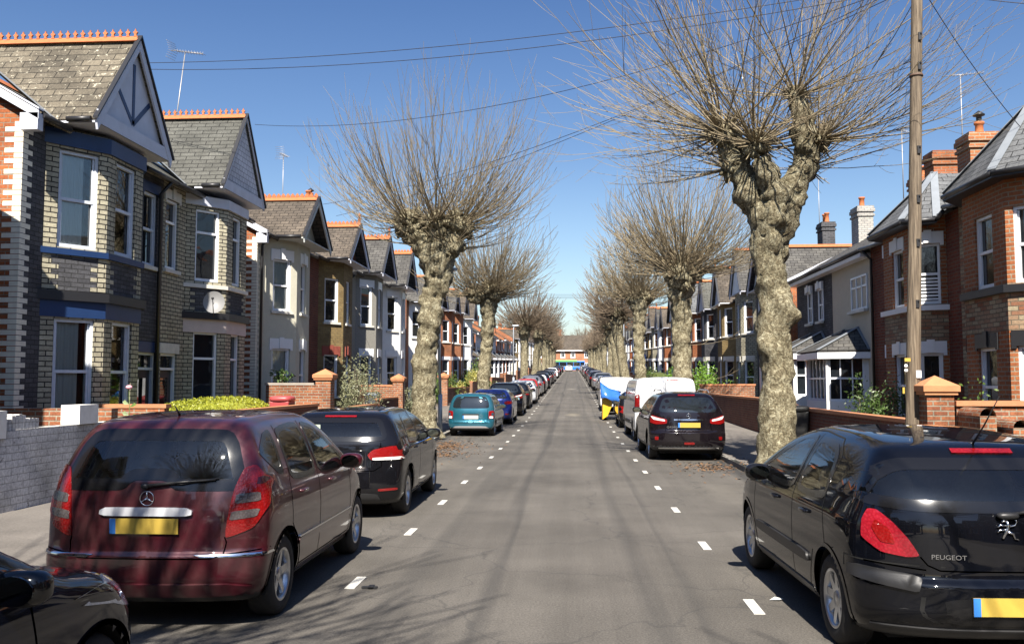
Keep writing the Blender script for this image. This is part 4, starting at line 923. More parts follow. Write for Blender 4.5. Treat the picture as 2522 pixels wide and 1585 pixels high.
def patch(body,poly,mode,off=.004,res=.05,hole=None,skirt=True,rnd_=2,rr=.12):
    """sheet cut to poly in the given projection, laid on the body"""
    P=roundp(poly,rnd_,rr) if rnd_ else [np.array(p,float) for p in poly]
    def dens(Q):
        out=[]
        for i in range(len(Q)):
            a,b=Q[i],Q[(i+1)%len(Q)]; n=max(1,int(np.linalg.norm(b-a)/res))
            out+=[a+(b-a)*j/n for j in range(n)]
        return out
    Bd=dens(P); loops=[Bd]; 
    if hole is not None: loops.append(dens([np.array(p,float) for p in hole]))
    pts=[];edges=[]
    for lp in loops:
        b=len(pts); pts+=lp; edges+=[(b+i,b+(i+1)%len(lp)) for i in range(len(lp))]
    A=np.array(Bd); x0,y0=A.min(0);x1,y1=A.max(0)
    gx,gy=np.meshgrid(np.arange(x0+res/2,x1,res),np.arange(y0+res/2,y1,res)); G=np.stack([gx.ravel(),gy.ravel()],-1)
    if len(G): 
        G=G[inpoly(G,[tuple(p) for p in inset(P,res*.35)])]
        if hole is not None and len(G): G=G[~inpoly(G,[tuple(p) for p in inset(hole,-res*.35)])]
    allp=[Vector((float(p[0]),float(p[1]))) for p in pts]+[Vector((float(p[0]),float(p[1]))) for p in G]
    r=delaunay_2d_cdt(allp,edges,[],0,1e-6); V2=np.array([tuple(v) for v in r[0]]); F=r[2]
    C=np.array([V2[list(f)].mean(0) for f in F]); ok=inpoly(C,[tuple(p) for p in P])
    if hole is not None: ok&=~inpoly(C,[tuple(p) for p in hole])
    F=[list(f) for f,o in zip(F,ok) if o]
    f0,dv=MODES[mode]; O=np.array([f0(a,b) for a,b in V2]); Dv=np.tile(np.array(dv,float),(len(O),1))
    tm=6.5 if mode=='front' else 3.2
    X,hit=body.march(O,Dv,tm,130 if mode!='front' else 260); Nn=body.grad(X)
    F=[f for f in F if all(hit[i] for i in f)]
    # orientation
    if F:
        f=F[0]; n=np.cross(X[f[1]]-X[f[0]],X[f[2]]-X[f[0]])
        if np.dot(n,Nn[f[0]])<0: F=[g[::-1] for g in F]
    Y=X+Nn*off; nv=len(Y); NN=Nn
    if skirt:
        cnt={}
        for g in F:
            for i in range(len(g)): e=(g[i],g[(i+1)%len(g)]); cnt[e]=1
        be=[e for e in cnt if (e[1],e[0]) not in cnt]
        Y=np.concatenate([Y,Y,X-Nn*.012]); side=np.zeros_like(Nn)
        for a,b in be:
            t=Y[b]-Y[a]; s_=np.cross(t,Nn[a]); s_/=max(np.linalg.norm(s_),1e-9); side[a]+=s_; side[b]+=s_
        side/=np.maximum(np.linalg.norm(side,axis=1,keepdims=True),1e-9)
        NN=np.concatenate([Nn,side+1e-6,side+1e-6]); F=F+[[a+nv,a+2*nv,b+2*nv,b+nv] for a,b in be]
        used=sorted({i for f in F for i in f}); mp={j:i for i,j in enumerate(used)}; Y=Y[used]; NN=NN[used]; F=[[mp[i] for i in f] for f in F]
    return Y,F,NN
def line(body,pts,mode,w=.008,off=.002,res=.04):
    P=[np.array(p,float) for p in pts]; Q=[P[0]]
    for a,b in zip(P,P[1:]):
        n=max(1,int(np.linalg.norm(b-a)/res)); Q+=[a+(b-a)*(j+1)/n for j in range(n)]
    Q=np.array(Q); T=np.gradient(Q,axis=0); T/=np.linalg.norm(T,axis=1,keepdims=True); Nn=np.stack([-T[:,1],T[:,0]],-1)
    E=np.concatenate([Q+Nn*w/2,Q-Nn*w/2]); f0,dv=MODES[mode]; O=np.array([f0(a,b) for a,b in E]); X,hit=body.march(O,np.tile(np.array(dv,float),(len(O),1)),6.5 if mode=='front' else 3.2,260)
    G=body.grad(X); n=len(Q); return X+G*off,[(i,i+1,n+i+1,n+i) for i in range(n-1) if hit[i] and hit[i+1] and hit[n+i] and hit[n+i+1]],G
def M_paint(name,c,metal=.35,rough=.32,flake=.06,dust=.10,coat=1.,cr=(.02,.10)):
    if name in MC: return MC[name]
    m,nt,b=newmat(name); P=wpos(nt); g=N(nt,'ShaderNodeNewGeometry')
    d=noisen(nt,P,2.2,6,.7); sm_=noisen(nt,P,45,4,.7)
    col=mixc(nt,mth(nt,'MULTIPLY',ramp(nt,d,[(.42,.0),(.75,1)]),dust),c,(.33,.30,.26))
    nt.links.new(col,b.inputs['Base Color']); b.inputs['Metallic'].default_value=metal
    b.inputs['Roughness'].default_value=rough; b.inputs['Specular IOR Level'].default_value=.02 if max(c)<.03 else .4; b.inputs['Coat Weight'].default_value=coat
    nt.links.new(ramp(nt,d,[(.35,cr[0]),(.8,cr[1])]),b.inputs['Coat Roughness'])
    # inside of the shell is trim, not paint
    out=nt.nodes['Material Output']; mx=N(nt,'ShaderNodeMixShader'); df=N(nt,'ShaderNodeBsdfDiffuse'); df.inputs[0].default_value=(.09,.09,.09,1)
    nt.links.new(g.outputs['Backfacing'],mx.inputs[0]); nt.links.new(b.outputs[0],mx.inputs[1]); nt.links.new(df.outputs[0],mx.inputs[2]); nt.links.new(mx.outputs[0],out.inputs[0])
    MC[name]=m; return m
GLOSSK=M_plain('gloss_black_trim',(.008,.008,.009),.12,spec=.6)
TRIMK=M_plain('black_plastic_trim',(.02,.02,.021),.45,var=.2)
GAP=M_plain('panel_gap',(.004,.004,.004),.9)
CHROME=M_plain('chrome',(.75,.76,.78),.12,metal=1.)
ALLOY=M_plain('silver_alloy',(.55,.56,.57),.28,metal=.85,var=.15)
RUB=M_plain('tyre_rubber',(.022,.021,.02),.8,var=.4,vscale=20,bmp=.2)
DISC=M_plain('brake_metal',(.12,.11,.1),.5,metal=.6)
PLY=M_plain('yellow_number_plate',(.46,.32,.055),.5,var=.18,vscale=7); PLB=M_plain('blue_plate_band',(.04,.19,.55),.35); PLW=M_plain('pale_number_plate',(.62,.66,.60),.35)
SEAT=M_plain('charcoal_seat_cloth',(.14,.14,.15),.9,var=.3,vscale=30); DASH=M_plain('dashboard_plastic',(.08,.08,.085),.7)
CARGLASS=M_glass('car_glass_dark'); CARCLEAR=M_clear('car_glass_clear',(.86,.93,.91),.9,.006)
def M_lamp(name,c,emit=0):
    if name in MC: return MC[name]
    m,nt,b=newmat(name); P=wpos(nt); v=N(nt,'ShaderNodeTexVoronoi'); v.inputs['Scale'].default_value=55; nt.links.new(P,v.inputs['Vector'])
    nt.links.new(mixc(nt,ramp(nt,v.outputs['Distance'],[(.15,1),(.6,0)]),[x*.82 for x in c],[min(1,x*1.03+.005) for x in c]),b.inputs['Base Color'])
    b.inputs['Roughness'].default_value=.18; b.inputs['Coat Weight'].default_value=1; b.inputs['Coat Roughness'].default_value=.02; bump(nt,b,v.outputs['Distance'],.25,.01); MC[name]=m; return m
LRED=M_lamp('red_lamp_lens',(.22,.004,.004)); LDRK=M_lamp('smoked_lamp_lens',(.10,.085,.085)); LWHT=M_lamp('clear_lamp_lens',(.75,.75,.73)); LORG=M_lamp('orange_lamp_lens',(.8,.25,.03)); LPNK=M_lamp('pinkish_red_lamp_lens',(.30,.008,.018))
def blob(mb,c,sz,p=2.6,nu=20,nv=12,mi=0,rot=None):
    vs=[]
    sp=lambda t,e: math.copysign(abs(t)**e,t)
    for j in range(nv+1):
        th=-math.pi/2+math.pi*j/nv
        for i in range(nu):
            ph=2*math.pi*i/nu; e=2/p; v=Vector((sz[0]*sp(math.cos(th),e)*sp(math.cos(ph),e),sz[1]*sp(math.cos(th),e)*sp(math.sin(ph),e),sz[2]*sp(math.sin(th),e)))
            if rot is not None: v=rot@v
            vs.append(Vector(c)+v)
    mb.add(vs,[(j*nu+i,j*nu+(i+1)%nu,(j+1)*nu+(i+1)%nu,(j+1)*nu+i) for j in range(nv) for i in range(nu)],mi,True)
def loc_part(mb,name,mats,parent,**k):
    return part(mb,name,mats,parent,**k)
def wheel(root,x,y,r,spokes,side,wd=.2,style='alloy',lod=0,twin=False):
    """side +1: outer face towards +x"""
    s=side; n=40 if lod==0 else 20; mb=MB(); xo=x
    mb.lathe([(.0,-s*.02),(r*.5,-s*.02),(r*.5,-s*.05),(0,-s*.05)],(x-s*.05,y,r),'x',24); w_=part(mb,'wheel',DISC,root)
    mb=MB(); rr=r*.645
    prof=[(rr,-.0),(r*.72,.012),(r*.90,.008),(r*.97,-.012),(r,-.035),(r,-wd+.035),(r*.96,-wd+.01),(r*.72,-wd),(rr,-wd)]
    mb.lathe([(a,s*b) for a,b in prof],(xo,y,r),'x',n); part(mb,'tyre',RUB,w_)
    mb=MB(); mb.lathe([(a,s*b) for a,b in [(rr+.006,.002),(rr-.006,.006),(rr-.02,-.008),(rr-.03,-.06),(rr-.03,-.15)]],(xo,y,r),'x',n)
    if spokes:
        for i in range(spokes):
            for tw in ((-.5,.5) if twin else (0,)):
                q=2*math.pi*(i+.15)/spokes; dq=tw*2*math.pi/spokes*.3
                wA=r*(.12 if not twin else .07); wB=r*(.075 if not twin else .05)
                def pt(rad,qq,off,h): 
                    a=Vector((0,math.cos(qq),math.sin(qq))); b=Vector((0,-math.sin(qq),math.cos(qq))); return Vector((xo+s*h,y,r))+a*rad+b*off
                A=[pt(r*.10,q,-wA,-.03),pt(r*.10,q,wA,-.03),pt(rr-.015,q+dq,wB,-.012),pt(rr-.015,q+dq,-wB,-.012)]
                mb.prism(A,Vector((-s*.025,0,0)))
        mb.lathe([(a,s*b) for a,b in [(0,-.018),(r*.16,-.02),(r*.2,-.035),(r*.2,-.07)]],(xo,y,r),'x',20)
    else: # steel wheel cover
        mb.lathe([(a,s*b) for a,b in [(0,-.012),(r*.15,-.012),(r*.3,-.03),(r*.55,-.012),(rr-.02,-.012)]],(xo,y,r),'x',n)
    part(mb,'rim',ALLOY,w_)
def seat(root,x,y,z,hr=True):
    mb=MB(); blob(mb,(x,y,z),(.24,.25,.1),4); rt=Matrix.Rotation(R(14),3,'X')
    blob(mb,(x,y-.2,z+.33),(.23,.075,.34),3.5,rot=rt)
    if hr: blob(mb,(x,y-.3,z+.75),(.13,.055,.1),3,rot=rt)
    mb.tube([(x-.05,y-.28,z+.6),(x-.05,y-.29,z+.72)],.008,6); mb.tube([(x+.05,y-.28,z+.6),(x+.05,y-.29,z+.72)],.008,6)
    part(mb,'seat',SEAT,root)
def text_mesh(txt,size,depth=.004,bold=False):
    cu=D.curves.new('t','FONT'); cu.body=txt; cu.size=size; cu.extrude=depth/2; cu.align_x='CENTER'; cu.align_y='CENTER'; cu.resolution_u=3
    if bold: cu.offset=size*.015
    o=D.objects.new('t',cu); COL.objects.link(o); dg=bpy.context.evaluated_depsgraph_get(); me=D.meshes.new_from_object(o.evaluated_get(dg)); D.objects.remove(o); return me
def text_part(txt,size,M,mat,parent,name='badge',depth=.004):
    me=text_mesh(txt,size,depth); me.transform(M); me.materials.clear(); me.materials.append(mat); o=D.objects.new(name,me); COL.objects.link(o); o.parent=parent; ALLCH.setdefault(parent.name,[]).append(o); return o
def car(name,label,cat,loc,rz,sp,group=None,lod=0):
    """sp: dict of the car's shape"""
    b=Body(sp['top'],sp['rear'],sp['front'],sp['side'],sp['L'],sp.get('k',.03),sp.get('crown',.06),sp.get('rc',.2),sp.get('fc',.35),sp.get('bot',.2))
    if 'taper' in sp: b.taper=pchip(*zip(*sp['taper']))
    root=empty(name,loc,label,cat,group,rz)
    paint=sp['paint']; L=sp['L']; W=b.W
    na,nm,nth=((44,150,180),(22,60,90),(10,26,40))[lod]
    zc=sp.get('zc',.62); ya,yb=.75,L-.8
    O=[];Dv=[]
    th=[2*math.pi*(k/nth) for k in range(nth)]
    ct=np.cos(th); st=np.sin(th)
    rows=[]
    for i in range(na): al=(math.pi/2)*(i+.35)/na; rows.append((ya,-math.cos(al),math.sin(al)))
    for i in range(nm): rows.append((ya+(yb-ya)*i/(nm-1),0,1))
    for i in range(na): al=(math.pi/2)*(i+.65)/na; rows.append((yb,math.sin(al),math.cos(al)))
    for (yy,dy,r_) in rows:
        for k in range(nth): O.append((0,yy,zc)); Dv.append((ct[k]*r_,dy,st[k]*r_))
    # end poles
    O+= [(0,ya,zc),(0,yb,zc)]; Dv+=[(0,-1,0),(0,1,0)]
    X=b.cast(np.array(O,float),np.array(Dv,float),4.)
    nr=len(rows); F=[]
    for i in range(nr-1):
        for k in range(nth): F.append((i*nth+k,i*nth+(k+1)%nth,(i+1)*nth+(k+1)%nth,(i+1)*nth+k))
    pa,pb=nr*nth,nr*nth+1
    F=np.array(F)
    # wheel arches
    arch=[(sp['wr'],sp['ra']),(sp['wf'],sp['ra'])]; zw=sp['r']
    lat=np.abs(X[:,0])>W*.55
    for yw,Ra in arch:
        d=np.sqrt((X[:,1]-yw)**2+(X[:,2]-zw)**2); sel=lat&(d<Ra)&(d>Ra-(.035 if lod==0 else .07))
        f=Ra/np.maximum(d,1e-6); X[sel,1]=yw+(X[sel,1]-yw)*f[sel]; X[sel,2]=zw+(X[sel,2]-zw)*f[sel]
    keep=np.ones(len(F),bool)
    for yw,Ra in arch:
        d=np.sqrt((X[:,1]-yw)**2+(X[:,2]-zw)**2); ins=(d<=Ra+1e-4)&(lat|((np.abs(X[:,0])>W*.5)&(X[:,2]<zw)))
        keep&=~ins[F].all(1)
    Nn=b.grad(X)
    holes=[]
    if lod==0 and sp.get('seethru'):
        for mode,polys in sp['glass'].items():
            for poly in polys:
                P=[tuple(p) for p in inset(roundp(poly,2),.022)]
                if mode=='rear': ins=inpoly(X[:,[0,2]],P)&(Nn[:,1]<0)&(X[:,1]<L*.45)
                elif mode=='front': ins=inpoly(X[:,[0,2]],P)&(X[:,1]>L*.45)&(X[:,2]>.95)
                elif mode=='right': ins=inpoly(X[:,[1,2]],P)&(X[:,0]>.2)
                else: ins=inpoly(X[:,[1,2]],P)&(X[:,0]<-.2)
                keep&=~ins[F].all(1)
    Fk=[tuple(f) for f in F[keep]]+[(pa,(k+1)%nth,k) for k in range(nth)]+[(pb,(nr-1)*nth+k,(nr-1)*nth+(k+1)%nth) for k in range(nth)]
    # underside dark, split off doors
    Xc=X[F[keep]].mean(1); mi=[1 if c[2]<sp.get('sillz',.26) else 0 for c in Xc]+[0]*(2*nth)
    # orientation check
    f=Fk[len(Fk)//2]; n=np.cross(X[f[1]]-X[f[0]],X[f[2]]-X[f[0]])
    if np.dot(n,Nn[f[0]])<0: Fk=[g[::-1] for g in Fk]
    doors=sp.get('doors',[]) if lod==0 else []
    door_faces=[[] for _ in doors]
    body_f=[];body_m=[]
    for g,m_ in zip(Fk,mi):
        c=X[list(g)].mean(0); hit=-1
        if abs(c[0])>W*.5:
            for di,(sd_,poly) in enumerate(doors):
                if c[0]*sd_>0 and inpoly(c[None,[1,2]],poly)[0]: hit=di;break
        if hit>=0: door_faces[hit].append(g)
        else: body_f.append(g); body_m.append(m_)
    def mk(name,fl,mats,mi=None):
        used=sorted({i for f in fl for i in f}); mp={j:i for i,j in enumerate(used)}
        o=np_mesh(name,X[used],[[mp[i] for i in f] for f in fl],mats,Nn[used],mi); o.parent=root; ALLCH.setdefault(root.name,[]).append(o); return o
    bo=mk('body',body_f,[paint,TRIMK],body_m)
    dobj=[mk('door',fl,[paint]) for fl in door_faces if fl]
    def pp(name,poly,mode,mat,parent=None,off=.004,res=None,hole=None,rnd_=2,rr=.12,skirt=True):
        Y,Fc,NN=patch(b,poly,mode,off,res or (.05 if lod==0 else .1),hole,skirt,rnd_,rr)
        if not Fc: return None
        o=np_mesh(name,Y,Fc,mat,NN); par=parent or root; o.parent=par; ALLCH.setdefault(par.name,[]).append(o); return o
    GN={'rear':'rear_window','front':'windscreen','right':'side_window','left':'side_window'}
    for mode,polys in sp['glass'].items():
        if lod==2 and mode=='front': continue
        for poly in polys:
            gl=pp(GN[mode],poly,mode,CARCLEAR if (lod==0 and sp.get('seethru')) else CARGLASS,off=.003,res=.06 if lod==0 else .12)
            if lod==0 and gl:
                q=roundp(poly,2); fr_=sp.get('frit',{}).get(mode,.035); pp('window_surround',[tuple(p) for p in inset(q,-.012)],mode,GLOSSK,gl,off=.0045,hole=[tuple(p) for p in inset(q,fr_)],rnd_=0)
    for (nm,mode,poly,mat,off,*rest) in sp.get('patches',[]):
        r_=rest[0] if rest else 2
        for p_ in ([poly] if mode not in ('both','rear2','front2') else []): pp(nm,p_,mode,mat,off=off,rnd_=r_)
        if mode=='both': pp(nm,poly,'right',mat,off=off,rnd_=r_); pp(nm,poly,'left',mat,off=off,rnd_=r_)
        if mode in('rear2','front2'): pp(nm,poly,mode[:-1],mat,off=off,rnd_=r_); pp(nm,[(-a,z) for a,z in poly],mode[:-1],mat,off=off,rnd_=r_)
    def ln(pts,mode,w=.009):
        Y,Fc,G=line(b,pts,mode,w)
        if Fc: 
            o=np_mesh('panel_gap',Y,Fc,GAP,G); o.parent=bo; ALLCH.setdefault(bo.name,[]).append(o)
    if lod<2:
        for mode,pts in sp.get('lines',[]):
            for m_ in (('right','left') if mode=='both' else (mode,)): ln(pts,m_)
    # number plate
    if sp.get('plate'):
        px,pz,py,tilt,mt=sp['plate']; mb=MB(); Rm=Matrix.Rotation(tilt,3,'X'); ax=(Vector((px,py,pz)),Vector((1,0,0)),Rm@Vector((0,1,0)),Rm@Vector((0,0,1)))
        mb.obox(ax,-.26,.26,-.006,.004,-.056,.056); po=part(mb,'number_plate',mt,root)
        if lod<2: mb=MB(); mb.obox(ax,-.26,-.215,-.0075,-.0062,-.056,.056); part(mb,'plate_band',PLB,po)
    # wheels
    r=sp['r']; xo=sp.get('track',W-.035)
    for yy in (sp['wr'],sp['wf']):
        for s_ in (-1,1):
            if lod<2: wheel(root,s_*xo,yy,r,sp.get('spokes',5),s_,lod=lod,twin=sp.get('twin',False))
            else:
                mb=MB(); mb.lathe([(0,0),(r*.6,0),(r*.62,.005*s_),(r,-.02*s_),(r,-.18*s_),(0,-.18*s_)],(s_*xo,yy,r),'x',16); part(mb,'wheel',RUB,root)
    # arch liners and underbody
    mb=MB()
    for yy in (sp['wr'],sp['wf']):
        for s_ in (-1,1):
            n=16; Ra=sp['ra']+.004; vs=[]
            for k in range(n+1):
                q=math.pi*(k/n)*1.16-.08*math.pi
                for xx in (W-.03 if lod else W-.045,W-.42): vs.append((s_*xx,yy+Ra*math.cos(q),r+Ra*math.sin(q)))
            mb.add(vs,[(2*k,2*k+1,2*k+3,2*k+2) for k in range(n)],0,True)
    mb.box(-W+.25,W-.25,.35,L-.4,.17,.3)
    part(mb,'underbody',GAP,bo)
    if lod==0: # arch lips
        for yy in (sp['wr'],sp['wf']):
            for md in ('right','left'):
                q=np.linspace(-.12*math.pi,1.12*math.pi,40); pts=[(yy+(sp['ra']+.012)*math.cos(a),r+(sp['ra']+.012)*math.sin(a)) for a in q if r+(sp['ra']+.012)*math.sin(a)>.24]
                Y,Fc,G=line(b,pts,md,.028,.007,.05)
                if Fc: o=np_mesh('arch_lip',Y,Fc,[sp.get('lip',paint)],G); o.parent=bo; ALLCH.setdefault(bo.name,[]).append(o)
    # mirrors
    if sp.get('mirror') and lod<2:
        mx,my,mz=sp['mirror']
        for s_ in (-1,1):
            mb=MB(); blob(mb,(s_*(mx+.09),my,mz),(.115,.075,.075),2.8,nu=24 if lod==0 else 12,nv=14 if lod==0 else 8); blob(mb,(s_*(mx-.03),my+.03,mz-.045),(.07,.03,.022),2.5,10,6)
            mo=part(mb,'door_mirror',sp.get('mirmat',paint),root)
            mb=MB(); mb.prism([Vector((s_*(mx+.09)+.095*math.cos(t)*(1 if abs(math.cos(t))<.8 else .95),my-.077,mz+.06*math.sin(t))) for t in np.linspace(0,2*math.pi,20,endpoint=False)],Vector((0,.01,0)))
            part(mb,'mirror_glass',M_plain('mirror_glass_dim',(.16,.18,.19),.03,metal=1.),mo)
    # door handles
    for (yh,zh) in sp.get('handles',[]) if lod<2 else []:
        for s_ in (-1,1):
            Pt,_=b.march(np.array([[s_*1.6,yh,zh]]),np.array([[-s_*1.,0,0]])); px=Pt[0][0]
            mb=MB(); blob(mb,(px+s_*.022,yh,zh),(.014,.09,.016),3,14,8); blob(mb,(px,yh-.07,zh),(.025,.016,.014),2.5,8,6); blob(mb,(px,yh+.07,zh),(.025,.016,.014),2.5,8,6)
            part(mb,'door_handle',sp.get('handlemat',paint),root)
    if lod==0 and sp.get('seethru'):
        for sx in (-.37,.37):
            seat(root,sx,sp['seaty'],.52); seat(root,sx,sp['seaty']-.85,.56)
        mb=MB(); blob(mb,(0,sp['seaty']+.85,.72),(.66,.22,.18),4,24,12); part(mb,'dashboard',DASH,root)
        mb=MB(); sx=.37; pts=[Vector((sx+.18*math.cos(q),sp['seaty']+.5-.05*math.sin(q),.88+.18*math.sin(q))) for q in np.linspace(0,2*math.pi,25)]; mb.tube(pts,.014,8,cap=False); part(mb,'steering_wheel',DASH,root)
        mb=MB(); mb.box(-W+.2,W-.2,.3,L-.9,.32,.36); mb.box(-.62,.62,.25,.75,.36,.72); part(mb,'floor_trim',DASH,root)
    return root,b
# paints
P_MAR=M_paint('maroon_car_paint',(.052,.006,.011),.3,.34,dust=.10); P_BLK=M_paint('black_car_paint',(.0022,.0026,.0045),.0,.5,dust=.004,cr=(.015,.05)); P_GOLF=M_paint('dark_grey_car_paint',(.005,.005,.0065),.1,.38,dust=.008,cr=(.015,.07))
P_NAVY=M_paint('navy_car_paint',(.003,.005,.014),.1,.4,dust=.008,cr=(.015,.06)); P_TEAL=M_paint('teal_car_paint',(.012,.11,.16),.5,.32); P_BLUE=M_paint('blue_car_paint',(.006,.02,.16),.4,.3)
P_WHT=M_paint('white_car_paint',(.78,.79,.8),.0,.3,dust=.04); P_QASH=M_paint('purplish_black_paint',(.007,.005,.007),.2,.35,dust=.015); P_SIL=M_paint('silver_car_paint',(.42,.43,.45),.8,.35); P_RED=M_paint('red_car_paint',(.4,.02,.02),.2,.3)
def V3(x,y,z): return Vector((x,y,z))
# ---- maroon compact people carrier
zs=[(.22,.80),(.34,.855),(.5,.875),(.75,.882),(.95,.865),(1.08,.83),(1.3,.74),(1.5,.63),(1.62,.55)]
mar=dict(L=3.84,top=[(0,1.30),(.18,1.46),(.34,1.535),(.7,1.585),(1.2,1.60),(1.8,1.585),(2.3,1.48),(2.75,1.22),(3.05,1.04),(3.4,.93),(3.75,.78),(3.84,.70)],
  rear=[(.2,.12),(.30,.05),(.42,.0),(.56,.005),(.60,.03),(.85,.05),(1.05,.085),(1.25,.165),(1.45,.28),(1.6,.4)],front=[(.2,.1),(.4,.0),(.6,.01),(.8,.1),(1.,.5)],side=zs,rc=.20,fc=.42,crown=.05,k=.028,
  taper=[(0,.965),(.6,1),(2.8,1),(3.84,.93)],
  paint=P_MAR,wr=.66,wf=3.23,r=.315,ra=.355,spokes=5,twin=False,seethru=True,seaty=2.05,mirror=(.87,2.52,1.06),handles=[(1.12,.93),(2.05,.93)],handlemat=P_MAR,
  glass=dict(rear=[[(-.665,1.045),(-.20,1.05),(-.13,1.125),(.13,1.125),(.20,1.05),(.665,1.045),(.70,1.10),(.60,1.38),(.52,1.475),(-.52,1.475),(-.60,1.38),(-.70,1.10)]],
    right=[[(.36,1.30),(.62,1.43),(.80,1.455),(.72,1.12),(.60,1.13)],[(.85,1.05),(.93,1.46),(1.62,1.49),(1.58,1.03)],[(1.66,1.03),(1.70,1.485),(2.0,1.44),(2.62,1.08),(2.6,1.02)]],
    left=[[(.36,1.30),(.62,1.43),(.80,1.455),(.72,1.12),(.60,1.13)],[(.85,1.05),(.93,1.46),(1.62,1.49),(1.58,1.03)],[(1.66,1.03),(1.70,1.485),(2.0,1.44),(2.62,1.08),(2.6,1.02)]],
    front=[[(-.62,1.07),(-.52,1.46),(.52,1.46),(.62,1.07)]]),
  frit=dict(rear=.075,front=.04),
  doors=[(1,[(.72,.40),(.72,1.0),(.86,1.5),(1.62,1.52),(1.62,.30),(1.15,.30)]),(-1,[(.72,.40),(.72,1.0),(.86,1.5),(1.62,1.52),(1.62,.30),(1.15,.30)]),(1,[(1.63,.30),(1.63,1.52),(2.1,1.46),(2.72,1.08),(2.72,.30)]),(-1,[(1.63,.30),(1.63,1.52),(2.1,1.46),(2.72,1.08),(2.72,.30)])],
  patches=[
   ('tail_light','rear2',[(.63,1.05),(.68,1.20),(.75,1.22),(.83,1.10),(.862,.92),(.78,.76),(.585,.685),(.60,.85)],LRED,.010),
   ('tail_light_band','rear2',[(.65,1.01),(.80,1.02),(.81,.955),(.64,.94)],LDRK,.014,1),
   ('tail_light_band','rear2',[(.625,.885),(.81,.90),(.79,.84),(.61,.82)],LDRK,.014,1),
   ('tailgate_handle','rear',[(-.35,.865),(-.35,.895),(-.30,.918),(.30,.918),(.35,.895),(.35,.865),(.30,.855),(-.30,.855)],M_plain('brushed_silver',(.62,.63,.66),.38,metal=.35),.028,1),
   ('plate_recess','rear',[(-.33,.845),(.33,.845),(.31,.74),(.22,.69),(-.22,.69),(-.31,.74)],P_MAR,.002,2),
   ('bumper_strip','both',[(.02,.555),(.02,.575),(.33,.575),(.36,.555)],CHROME,.008,0),
   ('side_moulding','both',[(.98,.49),(.98,.55),(2.80,.55),(2.80,.49)],P_MAR,.014,1),('side_chrome','both',[(.98,.552),(.98,.566),(2.80,.566),(2.80,.552)],CHROME,.016,0),
   ('bumper_lower','rear',[(-.80,.33),(-.60,.37),(.60,.37),(.80,.33),(.66,.27),(-.66,.27)],P_MAR,.018,1),
   ('headlight','front2',[(.45,.68),(.78,.74),(.80,.60),(.5,.58)],LWHT,.01)],
  lines=[('rear',[(-.60,.66),(-.585,.575),(-.50,.55),(.50,.55),(.585,.575),(.60,.66)]),('rear',[(-.585,.70),(-.60,.66)]),('rear',[(.585,.70),(.60,.66)]),('rear',[(-.585,.575),(-.87,.60)]),('rear',[(.585,.575),(.87,.60)]),
   ('both',[(.80,.70),(.80,1.0),(.87,1.16),(.93,1.49)]),('both',[(1.05,.32),(1.03,.45)]),('both',[(1.64,.30),(1.64,1.50)]),('both',[(2.78,.32),(2.80,.6),(2.74,1.05)]),('both',[(1.05,.32),(2.78,.32)]),('both',[(.80,.7),(.9,.60)])],
  plate=(0,.785,.018,0.05,PLY),lip=P_MAR)
# car local y measured from the rear bumper; ground z 0
c1,b1=car('parked_car','maroon compact hatchback with tall red tail lights parked on the left','car',(-3.18,6.50,0),R(.6),mar,'cars parked on the left side of the street')
def on_rear(b,x,z,o=.012): X,_=b.march(np.array([[x,-1.,z]]),np.array([[0,1.,0]])); return V3(*X[0])+V3(0,-o,0)
# wiper, star badge, antenna
mb=MB(); p=on_rear(b1,-.02,1.075,.03); mb.tube([p,on_rear(b1,.25,1.105,.035),on_rear(b1,.50,1.12,.03)],[.014,.009,.006],8); mb.tube([on_rear(b1,.0,1.085,.022),on_rear(b1,.25,1.09,.024),on_rear(b1,.52,1.13,.022)],.007,6); blob(mb,p,(.03,.025,.022),2.5,12,8); part(mb,'rear_wiper',TRIMK,c1)
mb=MB(); pc=on_rear(b1,0,.985,.012); ring=[pc+V3(.052*math.cos(q),0,.052*math.sin(q)) for q in np.linspace(0,2*math.pi,33)]; mb.tube(ring,.004,6,cap=False)
for q in (90,210,330):
    q=R(q); e=pc+V3(.05*math.cos(q),0,.05*math.sin(q)); mb.tube([pc,e],[.008,.003],6)
part(mb,'star_badge',CHROME,c1)
mb=MB(); mb.tube([(0,.62,1.57),(0,.50,1.66)],[.012,.004],6); blob(mb,(0,.64,1.585),(.03,.05,.018),2.3,12,8); part(mb,'roof_aerial',TRIMK,c1)
